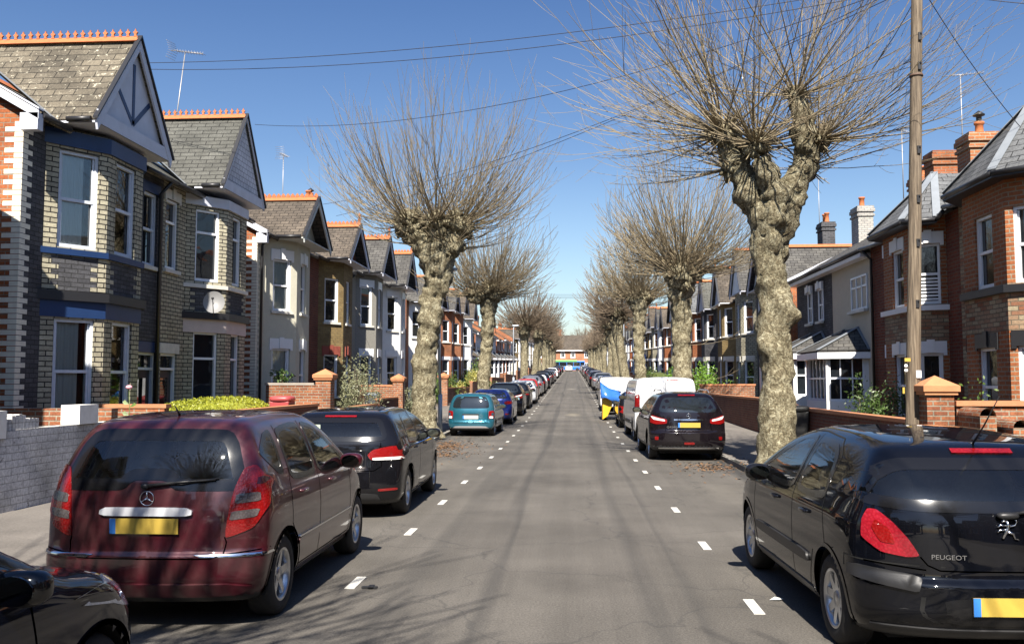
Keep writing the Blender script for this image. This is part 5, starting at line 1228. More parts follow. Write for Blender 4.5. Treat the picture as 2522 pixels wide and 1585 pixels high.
# ---- black hatchback right
zb=[(.20,.84),(.34,.885),(.5,.90),(.72,.905),(.9,.895),(1.0,.865),(1.2,.77),(1.4,.64),(1.52,.54)]
peu=dict(L=4.28,top=[(0,1.05),(.12,1.24),(.26,1.375),(.6,1.445),(1.2,1.49),(1.8,1.498),(2.3,1.43),(2.9,1.19),(3.3,.99),(3.7,.88),(4.1,.74),(4.28,.6)],
  rear=[(.2,.16),(.30,.06),(.42,.0),(.56,.0),(.62,.045),(.72,.05),(.92,.06),(1.08,.11),(1.25,.24),(1.42,.40)],front=[(.2,.1),(.4,.0),(.6,.01),(.8,.14),(1.,.5)],side=zb,rc=.30,fc=.5,crown=.045,k=.03,
  taper=[(0,.955),(.8,1),(3.2,1),(4.28,.9)],
  paint=P_BLK,wr=.80,wf=3.41,r=.315,ra=.36,spokes=8,seethru=True,seaty=2.25,mirror=(.88,2.62,1.03),mirmat=GLOSSK,handles=[(1.35,.86),(2.25,.86)],handlemat=P_BLK,
  glass=dict(rear=[[(-.80,1.06),(-.55,1.03),(.55,1.03),(.80,1.06),(.84,1.12),(.74,1.25),(.58,1.335),(-.58,1.335),(-.74,1.25),(-.84,1.12)]],
    right=[[(.92,1.0),(1.06,1.28),(1.22,1.37),(1.68,1.41),(1.66,.98)],[(1.74,.98),(1.78,1.415),(2.1,1.40),(2.5,1.24),(3.0,1.01),(2.9,.985)]],
    left=[[(.92,1.0),(1.06,1.28),(1.22,1.37),(1.68,1.41),(1.66,.98)],[(1.74,.98),(1.78,1.415),(2.1,1.40),(2.5,1.24),(3.0,1.01),(2.9,.985)]],
    front=[[(-.68,1.05),(-.52,1.38),(.52,1.38),(.68,1.05)]]),
  frit=dict(rear=.06,front=.04),
  doors=[(s_,pl) for s_ in (1,-1) for pl in ([(.80,.70),(.98,1.32),(1.2,1.42),(1.70,1.44),(1.70,.28),(1.25,.28),(1.1,.62)],[(1.71,.28),(1.71,1.44),(2.2,1.42),(2.95,1.04),(2.98,.28)])],
  patches=[
   ('tail_light','rear2',[(.53,.745),(.59,.85),(.67,.95),(.745,1.02),(.79,1.02),(.825,.95),(.835,.84),(.74,.755),(.60,.735)],LPNK,.012),
   ('tail_light_inner','rear2',[(.66,.81),(.69,.91),(.76,.96),(.78,.91),(.74,.82)],LRED,.016),
   ('bumper_guard','rear2',[(.56,.53),(.53,.60),(.58,.63),(.89,.66),(.89,.575),(.7,.55)],TRIMK,.018,1),
   ('plate_recess','rear',[(-.42,.50),(.42,.50),(.40,.33),(-.40,.33)],GLOSSK,.003,1),
   ('side_moulding','both',[(1.25,.48),(1.28,.56),(2.95,.56),(2.95,.48)],TRIMK,.018,1),
   ('bumper_sill','rear',[(-.8,.25),(-.8,.30),(.8,.30),(.8,.25)],TRIMK,.012,1),
   ('high_brake_light','rear',[(-.20,1.372),(-.20,1.398),(.20,1.398),(.20,1.372)],LRED,.012,0),
   ('sill_strip','both',[(1.2,.26),(1.2,.31),(3.0,.31),(3.0,.26)],TRIMK,.01,1),
   ('headlight','front2',[(.45,.66),(.80,.80),(.84,.66),(.5,.56)],LWHT,.01)],
  lines=[('rear',[(-.53,.74),(-.49,.69),(-.42,.66),(.42,.66),(.49,.69),(.53,.74)]),('both',[(.84,.70),(.93,.98),(1.0,1.30),(1.2,1.42),(1.7,1.45),(2.2,1.44)]),('both',[(1.14,.60),(1.28,.30)]),('both',[(1.71,.28),(1.72,1.43)]),('both',[(2.98,.30),(3.05,.6),(3.0,.98)]),('both',[(1.28,.30),(2.98,.30)]),('rear',[(.50,.66),(.95,.70)]),('rear',[(-.50,.66),(-.95,.70)]),('both',[(.02,.68),(.45,.70),(.46,.62)]),
    ('both',[(.05,.5),(.06,.3)])],
  plate=(0,.455,-.012,0.0,PLY),lip=P_BLK)
c2,b2=car('parked_car','near black hatchback with curved pinkish red tail lights parked on the right','car',(2.74,5.86,0),R(1.5),peu,'cars parked on the right side of the street')
p=on_rear(b2,-.37,.745,.008); pa_,pb_=on_rear(b2,-.45,.745),on_rear(b2,-.29,.745); text_part('PEUGEOT',.042,Matrix.Translation(p)@Matrix.Rotation(math.atan2(pb_.y-pa_.y,pb_.x-pa_.x),4,'Z')@Matrix.Rotation(R(90),4,'X')@Matrix.Diagonal((1.15,1,1,1)),CHROME,c2,'badge_text')
mb=MB(); pc=on_rear(b2,0,.925,.014)   # rampant animal emblem, simplified
for pts,rr in ((((-.03,-.045),(-.012,-.01),(.0,.02),(-.012,.045)),(.008,.012,.012,.01)),(((-.012,.045),(-.035,.04)),(.011,.006)),(((0,.02),(-.04,.022),(-.055,.012)),(.007,.005,.004)),(((-.004,.0),(-.045,-.004),(-.055,-.014)),(.007,.005,.004)),(((-.012,-.01),(.022,-.02),(.03,-.045),(.048,-.05)),(.009,.008,.006,.005)),(((0,.015),(.03,.02),(.042,.04),(.03,.05)),(.006,.004,.004,.003))):
    mb.tube([pc+V3(a*1.25,0,z*1.25) for a,z in pts],list(rr),6)
part(mb,'lion_emblem',CHROME,c2)
mb=MB(); mb.tube([(0,.50,1.42),(-.0,.32,1.56),(0,.10,1.76)],[.008,.006,.003],6); blob(mb,(0,.52,1.43),(.02,.03,.014),2.2,10,6); part(mb,'roof_aerial',TRIMK,c2)
mb=MB(); blob(mb,on_rear(b2,.0,1.01,.03),(.07,.03,.022),2.5,14,8); mb.tube([on_rear(b2,.03,1.02,.035),on_rear(b2,.3,1.06,.035),on_rear(b2,.55,1.06,.03)],[.012,.009,.006],8); part(mb,'rear_wiper',TRIMK,c2)
# ---- dark hatchback behind the maroon one
zg=[(.20,.82),(.34,.87),(.5,.885),(.75,.89),(.92,.88),(1.02,.85),(1.25,.745),(1.42,.62),(1.52,.54)]
golf=dict(L=4.2,top=[(0,1.15),(.1,1.27),(.22,1.385),(.5,1.44),(1.1,1.475),(1.8,1.475),(2.3,1.40),(2.85,1.16),(3.2,1.0),(3.6,.9),(4.0,.77),(4.2,.6)],
  rear=[(.2,.12),(.30,.04),(.45,.0),(.62,.01),(.8,.03),(.98,.05),(1.1,.10),(1.3,.24),(1.42,.36)],front=[(.2,.1),(.4,.0),(.6,.01),(.8,.14),(1.,.5)],side=zg,rc=.22,fc=.45,crown=.045,k=.03,taper=[(0,.965),(.8,1),(3.1,1),(4.2,.92)],
  paint=P_GOLF,wr=.80,wf=3.38,r=.32,ra=.36,spokes=5,twin=True,mirror=(.87,2.62,1.03),mirmat=P_GOLF,handles=[(1.35,.90),(2.2,.90)],handlemat=P_GOLF,seethru=True,seaty=2.2,
  glass=dict(rear=[[(-.63,1.06),(.63,1.06),(.66,1.12),(.58,1.30),(.52,1.345),(-.52,1.345),(-.58,1.30),(-.66,1.12)]],
    right=[[(.80,1.02),(1.0,1.30),(1.15,1.375),(1.64,1.40),(1.62,.99)],[(1.72,.99),(1.76,1.40),(2.1,1.38),(2.85,1.02),(2.8,.99)]],left=[[(.80,1.02),(1.0,1.30),(1.15,1.375),(1.64,1.40),(1.62,.99)],[(1.72,.99),(1.76,1.40),(2.1,1.38),(2.85,1.02),(2.8,.99)]],
    front=[[(-.66,1.05),(-.52,1.37),(.52,1.37),(.66,1.05)]]),
  frit=dict(rear=.05,front=.04),
  patches=[('tail_light','rear2',[(.48,.80),(.43,.87),(.50,.94),(.72,.985),(.93,.985),(.95,.85),(.85,.805)],LRED,.012),('tail_light_reflector','rear2',[(.50,.80),(.50,.835),(.90,.845),(.88,.805)],LWHT,.016,1),
   ('bumper_reflector','rear2',[(.58,.39),(.58,.42),(.82,.43),(.82,.40)],LRED,.01,1),('high_brake_light','rear',[(-.22,1.365),(-.22,1.385),(.22,1.385),(.22,1.365)],LRED,.012,0),
   ('bumper_diffuser','rear',[(-.62,.24),(-.56,.36),(.56,.36),(.62,.24)],TRIMK,.008,1)],
  lines=[('rear',[(-.60,1.03),(-.62,.72),(-.52,.66),(.52,.66),(.62,.72),(.60,1.03)]),('both',[(.82,.72),(.86,1.0),(1.0,1.33)]),('both',[(1.66,.28),(1.68,1.42)]),('both',[(2.9,.3),(2.95,.98)]),('both',[(1.2,.3),(2.9,.3)])],
  plate=(0,.76,-.0,.03,PLY))
c3,b3=car('parked_car','dark grey hatchback with oval red tail lights parked ahead of the maroon car','car',(-3.2,11.93,0),R(.6),golf,'cars parked on the left side of the street')
p=on_rear(b3,.53,.765,.004); text_part('TSI',.05,Matrix.Translation(p)@Matrix.Rotation(R(90),4,'X'),CHROME,c3,'badge_text')
mb=MB(); mb.box(-.44,-.24,.36,.363,1.12,1.28); 
mb2=MB(); pk=on_rear(b3,-.36,1.2,.006); mb2.box(-.44,-.26,pk.y+.05,pk.y+.053,1.12,1.27); part(mb2,'paper_notice',M_plain('paper',(.6,.6,.5),.8),c3)
# ---- dark blue car, only its front right side enters the picture
navy=dict(golf); navy.update(L=4.15,paint=P_NAVY,mirmat=GLOSSK,mirror=(.86,2.58,1.02),wf=3.28,wr=.72,seethru=False,fc=.55,
  top=[(0,1.15),(.1,1.27),(.22,1.385),(.5,1.44),(1.1,1.475),(1.8,1.475),(2.3,1.38),(2.75,1.15),(3.05,1.0),(3.5,.92),(3.85,.80),(4.15,.6)],
  patches=[('headlight','front2',[(.50,.64),(.62,.78),(.80,.90),(.90,.86),(.88,.72),(.70,.62)],LWHT,.008),('bumper_strip','both',[(3.75,.5),(3.75,.56),(4.1,.56),(4.1,.5)],TRIMK,.01,1)],lines=[('both',[(2.72,.3),(2.80,.6),(2.72,.95)]),('both',[(1.66,.28),(1.68,1.42)])],plate=None,frit=dict())
c4,b4=car('parked_car','dark blue car cut by the lower left corner, only its bonnet and mirror showing','car',(-3.22,.98,0),R(-1.0),navy,'cars parked on the left side of the street')
# ---- teal supermini
zt=[(.2,.70),(.35,.76),(.55,.785),(.8,.785),(.95,.765),(1.2,.69),(1.38,.60),(1.5,.52)]
tealc=dict(L=3.7,top=[(0,1.2),(.1,1.33),(.3,1.405),(.9,1.43),(1.6,1.43),(2.0,1.36),(2.5,1.1),(2.8,.95),(3.3,.86),(3.7,.7)],rear=[(.2,.08),(.32,.0),(.48,.0),(.52,.03),(.8,.05),(.95,.08),(1.2,.17),(1.42,.28)],front=[(.2,.06),(.4,0),(.7,.05),(.9,.3)],side=zt,rc=.14,fc=.3,crown=.06,k=.04,
  paint=P_TEAL,wr=.62,wf=2.98,r=.28,ra=.32,spokes=0,mirror=(.76,2.25,.95),handles=[],
  glass=dict(rear=[[(-.62,.93),(.62,.93),(.60,1.12),(.50,1.33),(-.50,1.33),(-.60,1.12)]],right=[[(.5,.94),(.62,1.3),(1.2,1.36),(1.2,.94)],[(1.28,.94),(1.28,1.36),(1.75,1.34),(2.35,.98)]],left=[[(.5,.94),(.62,1.3),(1.2,1.36),(1.2,.94)]],front=[[(-.6,.98),(-.5,1.33),(.5,1.33),(.6,.98)]]),
  patches=[('tail_light','rear2',[(.60,.58),(.60,.84),(.76,.86),(.80,.58)],LRED,.01,1),('tail_light_reflector','rear2',[(.63,.60),(.63,.67),(.74,.67),(.74,.60)],LWHT,.014,1),
   ('bumper_strip','rear',[(-.64,.27),(-.5,.34),(.5,.34),(.64,.27)],M_plain('worn_silver_trim',(.5,.47,.47),.4,metal=.5),.012,1),('side_moulding','both',[(.9,.5),(.9,.56),(2.6,.56),(2.6,.5)],TRIMK,.012,1),('garnish','rear',[(-.28,.70),(-.28,.75),(.28,.75),(.28,.70)],TRIMK,.012,1)],
  lines=[('rear',[(-.57,.9),(-.57,.45),(.57,.45),(.57,.9)])],plate=(0,.64,.015,0,PLW))
c5,b5=car('parked_car','small teal hatchback with square red tail lights, left of the lane by the knobbly tree','car',(-3.42,29.9,.045),R(-1.5),tealc,'cars parked on the left side of the street',lod=1)
for x in (-.33,.33):
    mb=MB(); blob(mb,(x,.30,1.0),(.14,.03,.08),3,12,8); part(mb,'rear_speaker',M_plain('pale_headrest',(.4,.45,.45),.8),c5)
# ---- crossover on the right
zq=[(.22,.82),(.36,.88),(.55,.895),(.85,.895),(1.05,.87),(1.2,.81),(1.4,.71),(1.55,.60),(1.63,.52)]
qash=dict(L=4.32,top=[(0,1.2),(.12,1.42),(.28,1.545),(.7,1.60),(1.3,1.62),(2.,1.60),(2.5,1.46),(3.,1.2),(3.3,1.05),(3.8,.96),(4.2,.82),(4.32,.7)],rear=[(.2,.16),(.32,.05),(.48,.0),(.66,.0),(.72,.05),(.95,.08),(1.15,.12),(1.35,.25),(1.55,.42)],front=[(.2,.1),(.4,0),(.8,.1),(1.,.4)],side=zq,rc=.25,fc=.4,crown=.05,k=.035,bot=.24,sillz=.36,
  paint=P_QASH,wr=.82,wf=3.45,r=.35,ra=.40,spokes=5,twin=True,mirror=(.88,2.7,1.13),mirmat=GLOSSK,handles=[(1.4,.98),(2.3,.98)],
  glass=dict(rear=[[(-.62,1.14),(.62,1.14),(.68,1.2),(.58,1.43),(.5,1.49),(-.5,1.49),(-.58,1.43),(-.68,1.2)]],right=[[(.7,1.2),(1.0,1.45),(1.68,1.51),(1.68,1.1)],[(1.75,1.1),(1.75,1.51),(2.2,1.49),(3.0,1.1)]],left=[[(.7,1.2),(1.0,1.45),(1.68,1.51),(1.68,1.1)],[(1.75,1.1),(1.75,1.51),(2.2,1.49),(3.0,1.1)]],front=[[(-.66,1.12),(-.52,1.5),(.52,1.5),(.66,1.12)]]),
  patches=[('tail_light','rear2',[(.50,.88),(.50,.98),(.66,1.02),(.90,1.10),(.92,.92),(.75,.86)],LRED,.012),('tail_light_reflector','rear2',[(.54,.93),(.55,.975),(.68,1.0),(.86,1.06),(.80,.97)],LWHT,.016),
   ('bumper_reflector','rear2',[(.70,.50),(.70,.58),(.78,.58),(.78,.50)],LRED,.012),('fog_lamp','rear',[(-.12,.40),(-.12,.45),(.12,.45),(.12,.40)],LRED,.012,1),('chrome_line','rear',[(-.7,.30),(-.7,.325),(.7,.325),(.7,.30)],CHROME,.012,0),('plate_garnish','rear',[(-.34,.955),(-.34,.985),(.34,.985),(.34,.955)],CHROME,.014,0),
   ('high_brake_light','rear',[(-.2,1.525),(-.2,1.55),(.2,1.55),(.2,1.525)],LRED,.012,0)],
  lines=[('rear',[(-.50,.87),(-.55,.70),(.55,.70),(.50,.87)]),('both',[(1.7,.3),(1.72,1.52)]),('both',[(3.0,.36),(3.05,1.05)])],plate=(0,.85,-.005,.05,PLY))
c6,b6=car('parked_car','purplish black crossover with white and red tail lights parked by the large tree','car',(2.72,21.25,0),R(1.2),qash,'cars parked on the right side of the street',lod=1)
p=on_rear(b6,-.36,.8,.01); text_part('QASHQAI',.07,Matrix.Translation(p)@Matrix.Rotation(R(90),4,'X'),CHROME,c6,'badge_text')
mb=MB(); pc=on_rear(b6,0,1.06,.012); mb.tube([pc+V3(.05*math.cos(q),0,.05*math.sin(q)) for q in np.linspace(0,2*math.pi,17)],.007,6,cap=False); mb.tube([pc+V3(-.06,0,0),pc+V3(.06,0,0)],.011,6); part(mb,'round_badge',CHROME,c6)
for s_ in (-1,1):
    mb=MB(); mb.tube([(s_*.56,.55,1.60),(s_*.56,.75,1.665),(s_*.56,2.0,1.67),(s_*.56,2.25,1.62)],.016,6); part(mb,'roof_rail',ALLOY,c6)
# ---- white panel van
zv=[(.24,.88),(.4,.94),(.8,.95),(1.2,.945),(1.6,.915),(1.85,.87),(1.98,.80),(2.05,.7)]
van=dict(L=4.9,top=[(0,1.90),(.06,1.95),(.3,1.975),(2.5,1.98),(3.3,1.93),(3.7,1.72),(4.1,1.32),(4.35,1.12),(4.75,.95),(4.9,.75)],rear=[(.2,.03),(.35,-.02),(.5,-.0),(1.,.02),(1.9,.07),(2.0,.1)],front=[(.2,.1),(.4,0),(.8,.08),(1.,.3)],side=zv,rc=.04,fc=.4,crown=.06,k=.035,bot=.25,zc=.95,
  paint=P_WHT,wr=.95,wf=4.0,r=.335,ra=.39,spokes=0,mirror=(.95,3.75,1.3),mirmat=TRIMK,
  glass=dict(rear=[],right=[[(3.0,1.25),(3.0,1.75),(3.55,1.70),(3.95,1.3)]],left=[[(3.0,1.25),(3.0,1.75),(3.55,1.70),(3.95,1.3)]],front=[[(-.75,1.25),(-.65,1.78),(.65,1.78),(.75,1.25)]]),
  patches=[('tail_light','rear2',[(.80,.95),(.80,1.45),(.93,1.42),(.95,.95)],LRED,.012,1),('bumper','rear',[(-.9,.32),(-.9,.52),(.9,.52),(.9,.32)],TRIMK,.03,1),('high_brake_light','rear',[(.02,1.88),(.02,1.905),(.42,1.905),(.42,1.88)],LRED,.012,0),('door_handle','rear',[(.04,1.05),(.04,1.1),(.2,1.1),(.2,1.05)],TRIMK,.02,1),('side_moulding','both',[(1.4,.5),(1.4,.62),(3.5,.62),(3.5,.5)],TRIMK,.012,1)],
  lines=[('rear',[(0,.5),(0,1.92)]),('both',[(1.6,.5),(1.6,1.85)]),('both',[(3.0,.4),(3.0,1.8)])],plate=(-.42,.8,-.01,0,PLY))
c7,b7=car('parked_van','large white panel van with shadow streaked rear doors parked on the right','van',(2.85,27.6,.03),R(1.5),van,'cars parked on the right side of the street',lod=1)
van2=dict(van); van2['lines']=[]; 
# ---- further cars: generic hatchback spec in three builds
def gen(paint,kind):
    k=dict(golf); k.update(paint=paint,seethru=False,handles=[],frit=dict())
    k['patches']=[golf['patches'][0]]; k['lines']=[]
    if kind=='estate': k.update(L=4.5,top=[(0,1.25),(.1,1.42),(.25,1.5),(.8,1.545),(1.8,1.56),(2.4,1.47),(3.,1.15),(3.4,1.),(4.3,.8),(4.5,.6)],wf=3.6,wr=.9,glass=dict(rear=[[(-.62,1.08),(.62,1.08),(.56,1.42),(-.56,1.42)]],right=[[(.5,1.05),(.7,1.42),(1.7,1.46),(1.7,1.03)],[(1.78,1.03),(1.78,1.46),(2.2,1.43),(3.0,1.05)]],left=[[(.5,1.05),(.7,1.42),(1.7,1.46),(1.7,1.03)],[(1.78,1.03),(1.78,1.46),(2.2,1.43),(3.0,1.05)]],front=[]))
    if kind=='high': k.update(qash); k.update(paint=paint,lines=[]); k['patches']=qash['patches'][:2]
    if kind=='small': k.update(tealc); k.update(paint=paint,lines=[]); k['patches']=tealc['patches'][:1]
    return k
fords=gen(P_BLUE,'hatch'); fords['glass']=dict(golf['glass']); 
fords['patches']=[('tail_light','rear2',[(.58,.83),(.56,.93),(.68,.97),(.86,.97),(.86,.86)],LRED,.012),('bumper_reflector','rear2',[(.60,.42),(.60,.47),(.76,.47),(.76,.42)],LRED,.012,1)]
car('parked_car','bright blue hatchback parked just beyond the teal car','car',(-3.35,36.4,.115),0,fords,'cars parked on the left side of the street',lod=1)
car('parked_car','tall black estate car parked beyond the bright blue hatchback','car',(-3.25,42.3,.225),0,gen(P_BLK,'high'),'cars parked on the left side of the street',lod=1)
car('parked_car','dark hatchback between the tall black car and the white car on the left','car',(-3.2,48.5,.37),0,gen(P_GOLF,'hatch'),'cars parked on the left side of the street',lod=1)
car('parked_car','white hatchback in the left row beyond the dark cars','car',(-3.1,54.2,.51),0,gen(P_WHT,'hatch'),'cars parked on the left side of the street',lod=1)
# right side: small car, covered trailer, white vans
car('parked_car','small dark hatchback parked between the tarpaulin and the white van','car',(2.55,34.5,.085),0,gen(P_GOLF,'small'),'cars parked on the right side of the street',lod=1)
vanx=dict(van); vanx.update(L=4.3,wr=.7,wf=3.4,mirror=(.88,3.0,1.15),glass=dict(rear=[],right=[],left=[],front=[]),patches=[('tail_light','rear2',[(.72,.9),(.72,1.3),(.84,1.28),(.86,.9)],LRED,.012,1)],top=[(0,1.72),(.06,1.77),(.3,1.79),(2.3,1.8),(2.8,1.7),(3.2,1.35),(3.5,1.08),(4.1,.92),(4.3,.75)],side=[(.24,.82),(.4,.87),(1.2,.88),(1.6,.86),(1.75,.82),(1.9,.7)],zc=.85,k=.025,crown=.02)
car('parked_van','small square white van in the right row behind the blue tarpaulin','van',(2.3,46.5,.32),0,vanx,'cars parked on the right side of the street',lod=1)
# far copies, low detail masters
M2={}
def far(kind,paint,x,y,label,side):
    key=(kind,paint.name)
    if key not in M2:
        M2[key]=car('parked_car',label,'car',(x,y,gz(y)+.02),0,gen(paint,kind),f'cars parked on the {side} side of the street',lod=2)[0]; return
    src=M2[key]; r=src.copy(); COL.objects.link(r); r.location=(x,y,gz(y)+.02); r['label']=label; r['group']=f'cars parked on the {side} side of the street'
    for ch in ALLCH[src.name]:
        c=ch.copy(); COL.objects.link(c); c.parent=r
        for g in ALLCH.get(ch.name,[]): d=g.copy(); COL.objects.link(d); d.parent=c
rnd=random.Random(12)
cols=[(P_GOLF,'dark grey'),(P_SIL,'silver'),(P_BLK,'black'),(P_RED,'red'),(P_WHT,'white'),(P_NAVY,'navy'),(P_BLUE,'blue'),(P_SIL,'silver')]
kinds=['hatch','high','estate','small']; kn=dict(hatch='hatchback',high='crossover',estate='estate car',small='small car')
nth=['first','second','third','fourth','fifth','sixth','seventh','eighth','ninth','tenth','eleventh','twelfth','thirteenth','fourteenth','fifteenth','sixteenth','seventeenth','eighteenth','nineteenth','twentieth','twenty-first','twenty-second','twenty-third','twenty-fourth','twenty-fifth','twenty-sixth','twenty-seventh','twenty-eighth','twenty-ninth','thirtieth','thirty-first','thirty-second','thirty-third']
lc=[3,1,0,4,2,1,0,2,5,1,0,2,4,0,1,2,3,0,5,1,2,0,4,1,0,2,5,1,0]; rc_=[2,1,0,4,1,2,0,5,1,2,0,3,1,0,2,4,1,0,2,5,1,0,2,1,4,0,2,1,0,2]
y=60.
for i in range(27):
    pnt,cn=cols[lc[i]]; kd=kinds[rnd.randrange(4)]; far(kd,pnt,-3.05+rnd.uniform(-.08,.12),y,f'{cn} {kn[kd]}, {nth[i]} past the white hatchback in the left row','left'); y+=rnd.uniform(5.3,6.6)
y=54.5
for i in range(28):
    pnt,cn=cols[rc_[i]]; kd=kinds[rnd.randrange(4)]; far(kd,pnt,2.6+rnd.uniform(-.08,.1),y,f'{cn} {kn[kd]}, {nth[i]} past the small white van in the right row','right'); y+=rnd.uniform(5.3,6.6)
car('parked_car','white hatchback driving towards the bus at the far end of the lane','car',(-.9,224,gz(224)+.02),0,gen(P_WHT,'hatch'),None,lod=2)
# ---------------------------------------------------------------- garden walls, piers, plants, poles
def prop(name,label,cat,loc,builder,mats,group=None,bevel=0):
    mb=MB(); builder(mb); o=mb.build(name,mats,None,bevel=bevel); o.data.transform(Matrix.Translation((-loc[0],-loc[1],-loc[2]))); o.location=loc; tag(o,label,cat,group); return o
GWALL=M_brick('garden_wall_brick',(.38,.14,.06),(.25,.085,.045),(.32,.28,.21),bw=.25,bh=.085,ms=.013,var=.45,soot=.4)
GDARK=M_brick('dark_garden_brick',(.20,.062,.035),(.14,.042,.027),(.15,.12,.09),bw=.25,bh=.085,ms=.01,var=.45)
PW=M_brick('painted_white_brick',(.78,.77,.75),(.70,.69,.68),(.42,.41,.39),bw=.27,bh=.10,ms=.006,var=.4,soot=.45,lich=((.12,.10,.09),.61))
COPE=M_plain('terracotta_coping',(.42,.18,.085),.75,var=.3,vscale=5,bmp=.3)
CAPM=M_plain('orange_pier_cap',(.45,.19,.085),.8,var=.25,vscale=6,bmp=.25)
def wall_obj(label,x0,x1,y0,y1,g,h,mat,cope=None,name='garden_wall',castle=False,group=None,cat='wall',step=None):
    r=empty(name,((x0+x1)/2,(y0+y1)/2,g),label,cat,group)
    mb=MB(); mb.box(x0,x1,y0,y1,g-.3,g+h); 
    if castle: # upright bricks on edge along the top
        y=y0
        rr=random.Random(4)
        while y<min(y1-.1,12.3):
            hh=.2+rr.choice((0,0,.0,.07)); mb.box(x0+.01,x1-.01,y,min(y+.068,y1),g+h-.02,g+h+hh*.75+rr.uniform(-.012,.012)); y+=.078
    part(mb,'masonry',mat,r)
    if cope: mb=MB(); mb.box(x0-.04,x1+.04,y0-.02,y1+.02,g+h+.002,g+h+.075); part(mb,'coping',cope,r)
    rebase(r); return r
def pier(label,x,y,g,h,w=.44,mat=GWALL,cap=CAPM,group=None):
    r=empty('gate_pier',(x,y,g),label,'gate pier',group); mb=MB(); mb.box(x-w/2,x+w/2,y-w/2,y+w/2,g-.3,g+h-.3); part(mb,'pier_shaft',mat,r)
    m=MB(); a=w/2+.08; Bz=(V3(x,y,0),V3(1,0,0),V3(0,1,0),Z); m.obox(Bz,-a+.03,a-.03,-a+.03,a-.03,g+h-.298,g+h-.24); m.obox(Bz,-a,a,-a,a,g+h-.239,g+h-.14); 
    m.add([(x-a,y-a,g+h-.14),(x+a,y-a,g+h-.14),(x+a,y+a,g+h-.14),(x-a,y+a,g+h-.14),(x,y,g+h+.04)],[(0,1,4),(1,2,4),(2,3,4),(3,0,4)])
    part(m,'pier_cap',cap,r); rebase(r); return r
wall_obj('white painted brick wall with upright brick top, left edge beside the maroon car',-7.82,-7.6,6.5,14.6,.1,1.1,PW,castle=True)
prop('wall_pier','white painted block pier ending the white wall','pier',(-7.72,13.65,.1),lambda m:m.box(-7.86,-7.56,13.31,13.85,1.205,1.5),M_plain('white_painted_block',(.72,.71,.68),.8,var=.25,vscale=7,bmp=.3))
prop('wall_pier','white painted pier rising from the white wall at the picture edge','pier',(-7.72,11.3,.1),lambda m:m.box(-7.86,-7.57,10.9,11.55,1.1,1.47),D.materials['white_painted_block'])
wall_obj('low orange brick wall between the first gardens',-9.9,-7.9,14.9,15.12,.1,1.3,GWALL)
wall_obj('short orange brick wall running to the first front door',-9.9,-7.9,16.9,17.1,.1,1.25,GWALL,COPE)
wall_obj('brick wall with small gaps leading to the second pair of houses',-9.3,-7.75,26.65,26.85,.1,1.66,GWALL,M_plain('grey_coping',(.3,.26,.22),.8,var=.3))
pier('brick gate pier with pyramid cap beside the perforated wall on the left',-7.5,26.75,.1,2.12,.46)
prop('wall_gaps','row of small dark openings through the left garden wall','opening',(-8.5,26.6,1.3),lambda m:[m.box(-9.15+.3*k,-9.0+.3*k,26.638,26.646,1.42,1.48) for k in range(4)]+[m.box(-8.7+.3*k,-8.58+.3*k,26.638,26.646,1.26,1.33) for k in range(3)],GAP) if 0 else None
wall_obj('long low brick wall along the left gardens beyond the pyramid pier',-7.7,-7.5,27.1,34.,.15,.8,GWALL,COPE)
wall_obj('brick wall with an orange coping before the second capped pier on the left',-9.2,-7.75,38.2,38.4,.25,1.42,GWALL,COPE)
wall_obj('low brick front wall between the olive bush and second capped pier',-7.7,-7.5,34.6,38.,.2,.95,GDARK,COPE)
pier('brick gate pier with stepped cap near the knobbly tree on the left',-7.5,38.3,.2,1.98,.44)
pier('tall brick gate pier just right of the knobbly tree',-7.3,50.5,.42,1.95,.48)
wall_obj('brick front wall beyond the tall pier on the left',-7.6,-7.4,51.2,64,.55,.9,GWALL,COPE)
for i,(y0,y1) in enumerate(((66,80),(82,97),(99,118),(120,150),(152,190))):
    wall_obj(f'low brick garden wall, {nth[i]} beyond the tall pier on the left',-7.6,-7.4,y0,y1,gz((y0+y1)/2)-.1,1.0,GWALL,COPE,group='far garden walls on the left')
# left near stretch hidden by the cars
wall_obj('low brick front wall behind the dark grey hatchback',-7.75,-7.55,19.0,26.2,.1,1.05,GDARK,COPE)
# right
pier('brick gate pier with a broad terracotta cap beside the telegraph pole',6.37,16.25,.1,1.83,.46)
def wedge(m):
    m.box(6.62,9.1,15.98,16.2,-.2,1.44)
prop('garden_wall','orange brick wall running from the broad capped pier on the right','wall',(7.8,16.1,.1),wedge,GWALL)
prop('wall_coping','terracotta coping stones on the orange wall by the broad capped pier','coping',(7.8,16.1,1.5),lambda m:m.box(6.6,9.12,15.93,16.25,1.443,1.53),COPE)
for i,(x,h) in enumerate(((6.75,1.3),(7.15,1.12),(7.62,.95),(8.1,.8))):
    prop('wall_buttress',f'stepped brick pier with rounded top, {["tallest","second","third","lowest"][i]} before the orange wall','pier',(x,15.5,.1),
      lambda m,x=x,h=h:(m.box(x-.13,x+.13,15.1-.25*i,15.95,-.2,h),m.lathe([(.13,15.1-.25*i-15.5),(.13,.45)],(x,15.5,h),'y',14)),GWALL,'stepped brick piers before the orange wall')
wall_obj('dark red brick wall along the right pavement beside the big tree',6.3,6.52,17.2,26.6,.1,.98,GDARK,COPE)
pier('slim brick gate post beyond the big tree on the right',6.4,27.0,.1,1.2,.34,cap=GDARK)
wall_obj('brick garden wall behind the purplish crossover on the right',6.3,6.52,28.3,41.5,.2,1.05,GDARK,COPE)
wall_obj('orange topped brick wall facing the camera beyond the white bay',5.9,8.4,42.0,42.25,.25,1.45,GWALL,COPE)
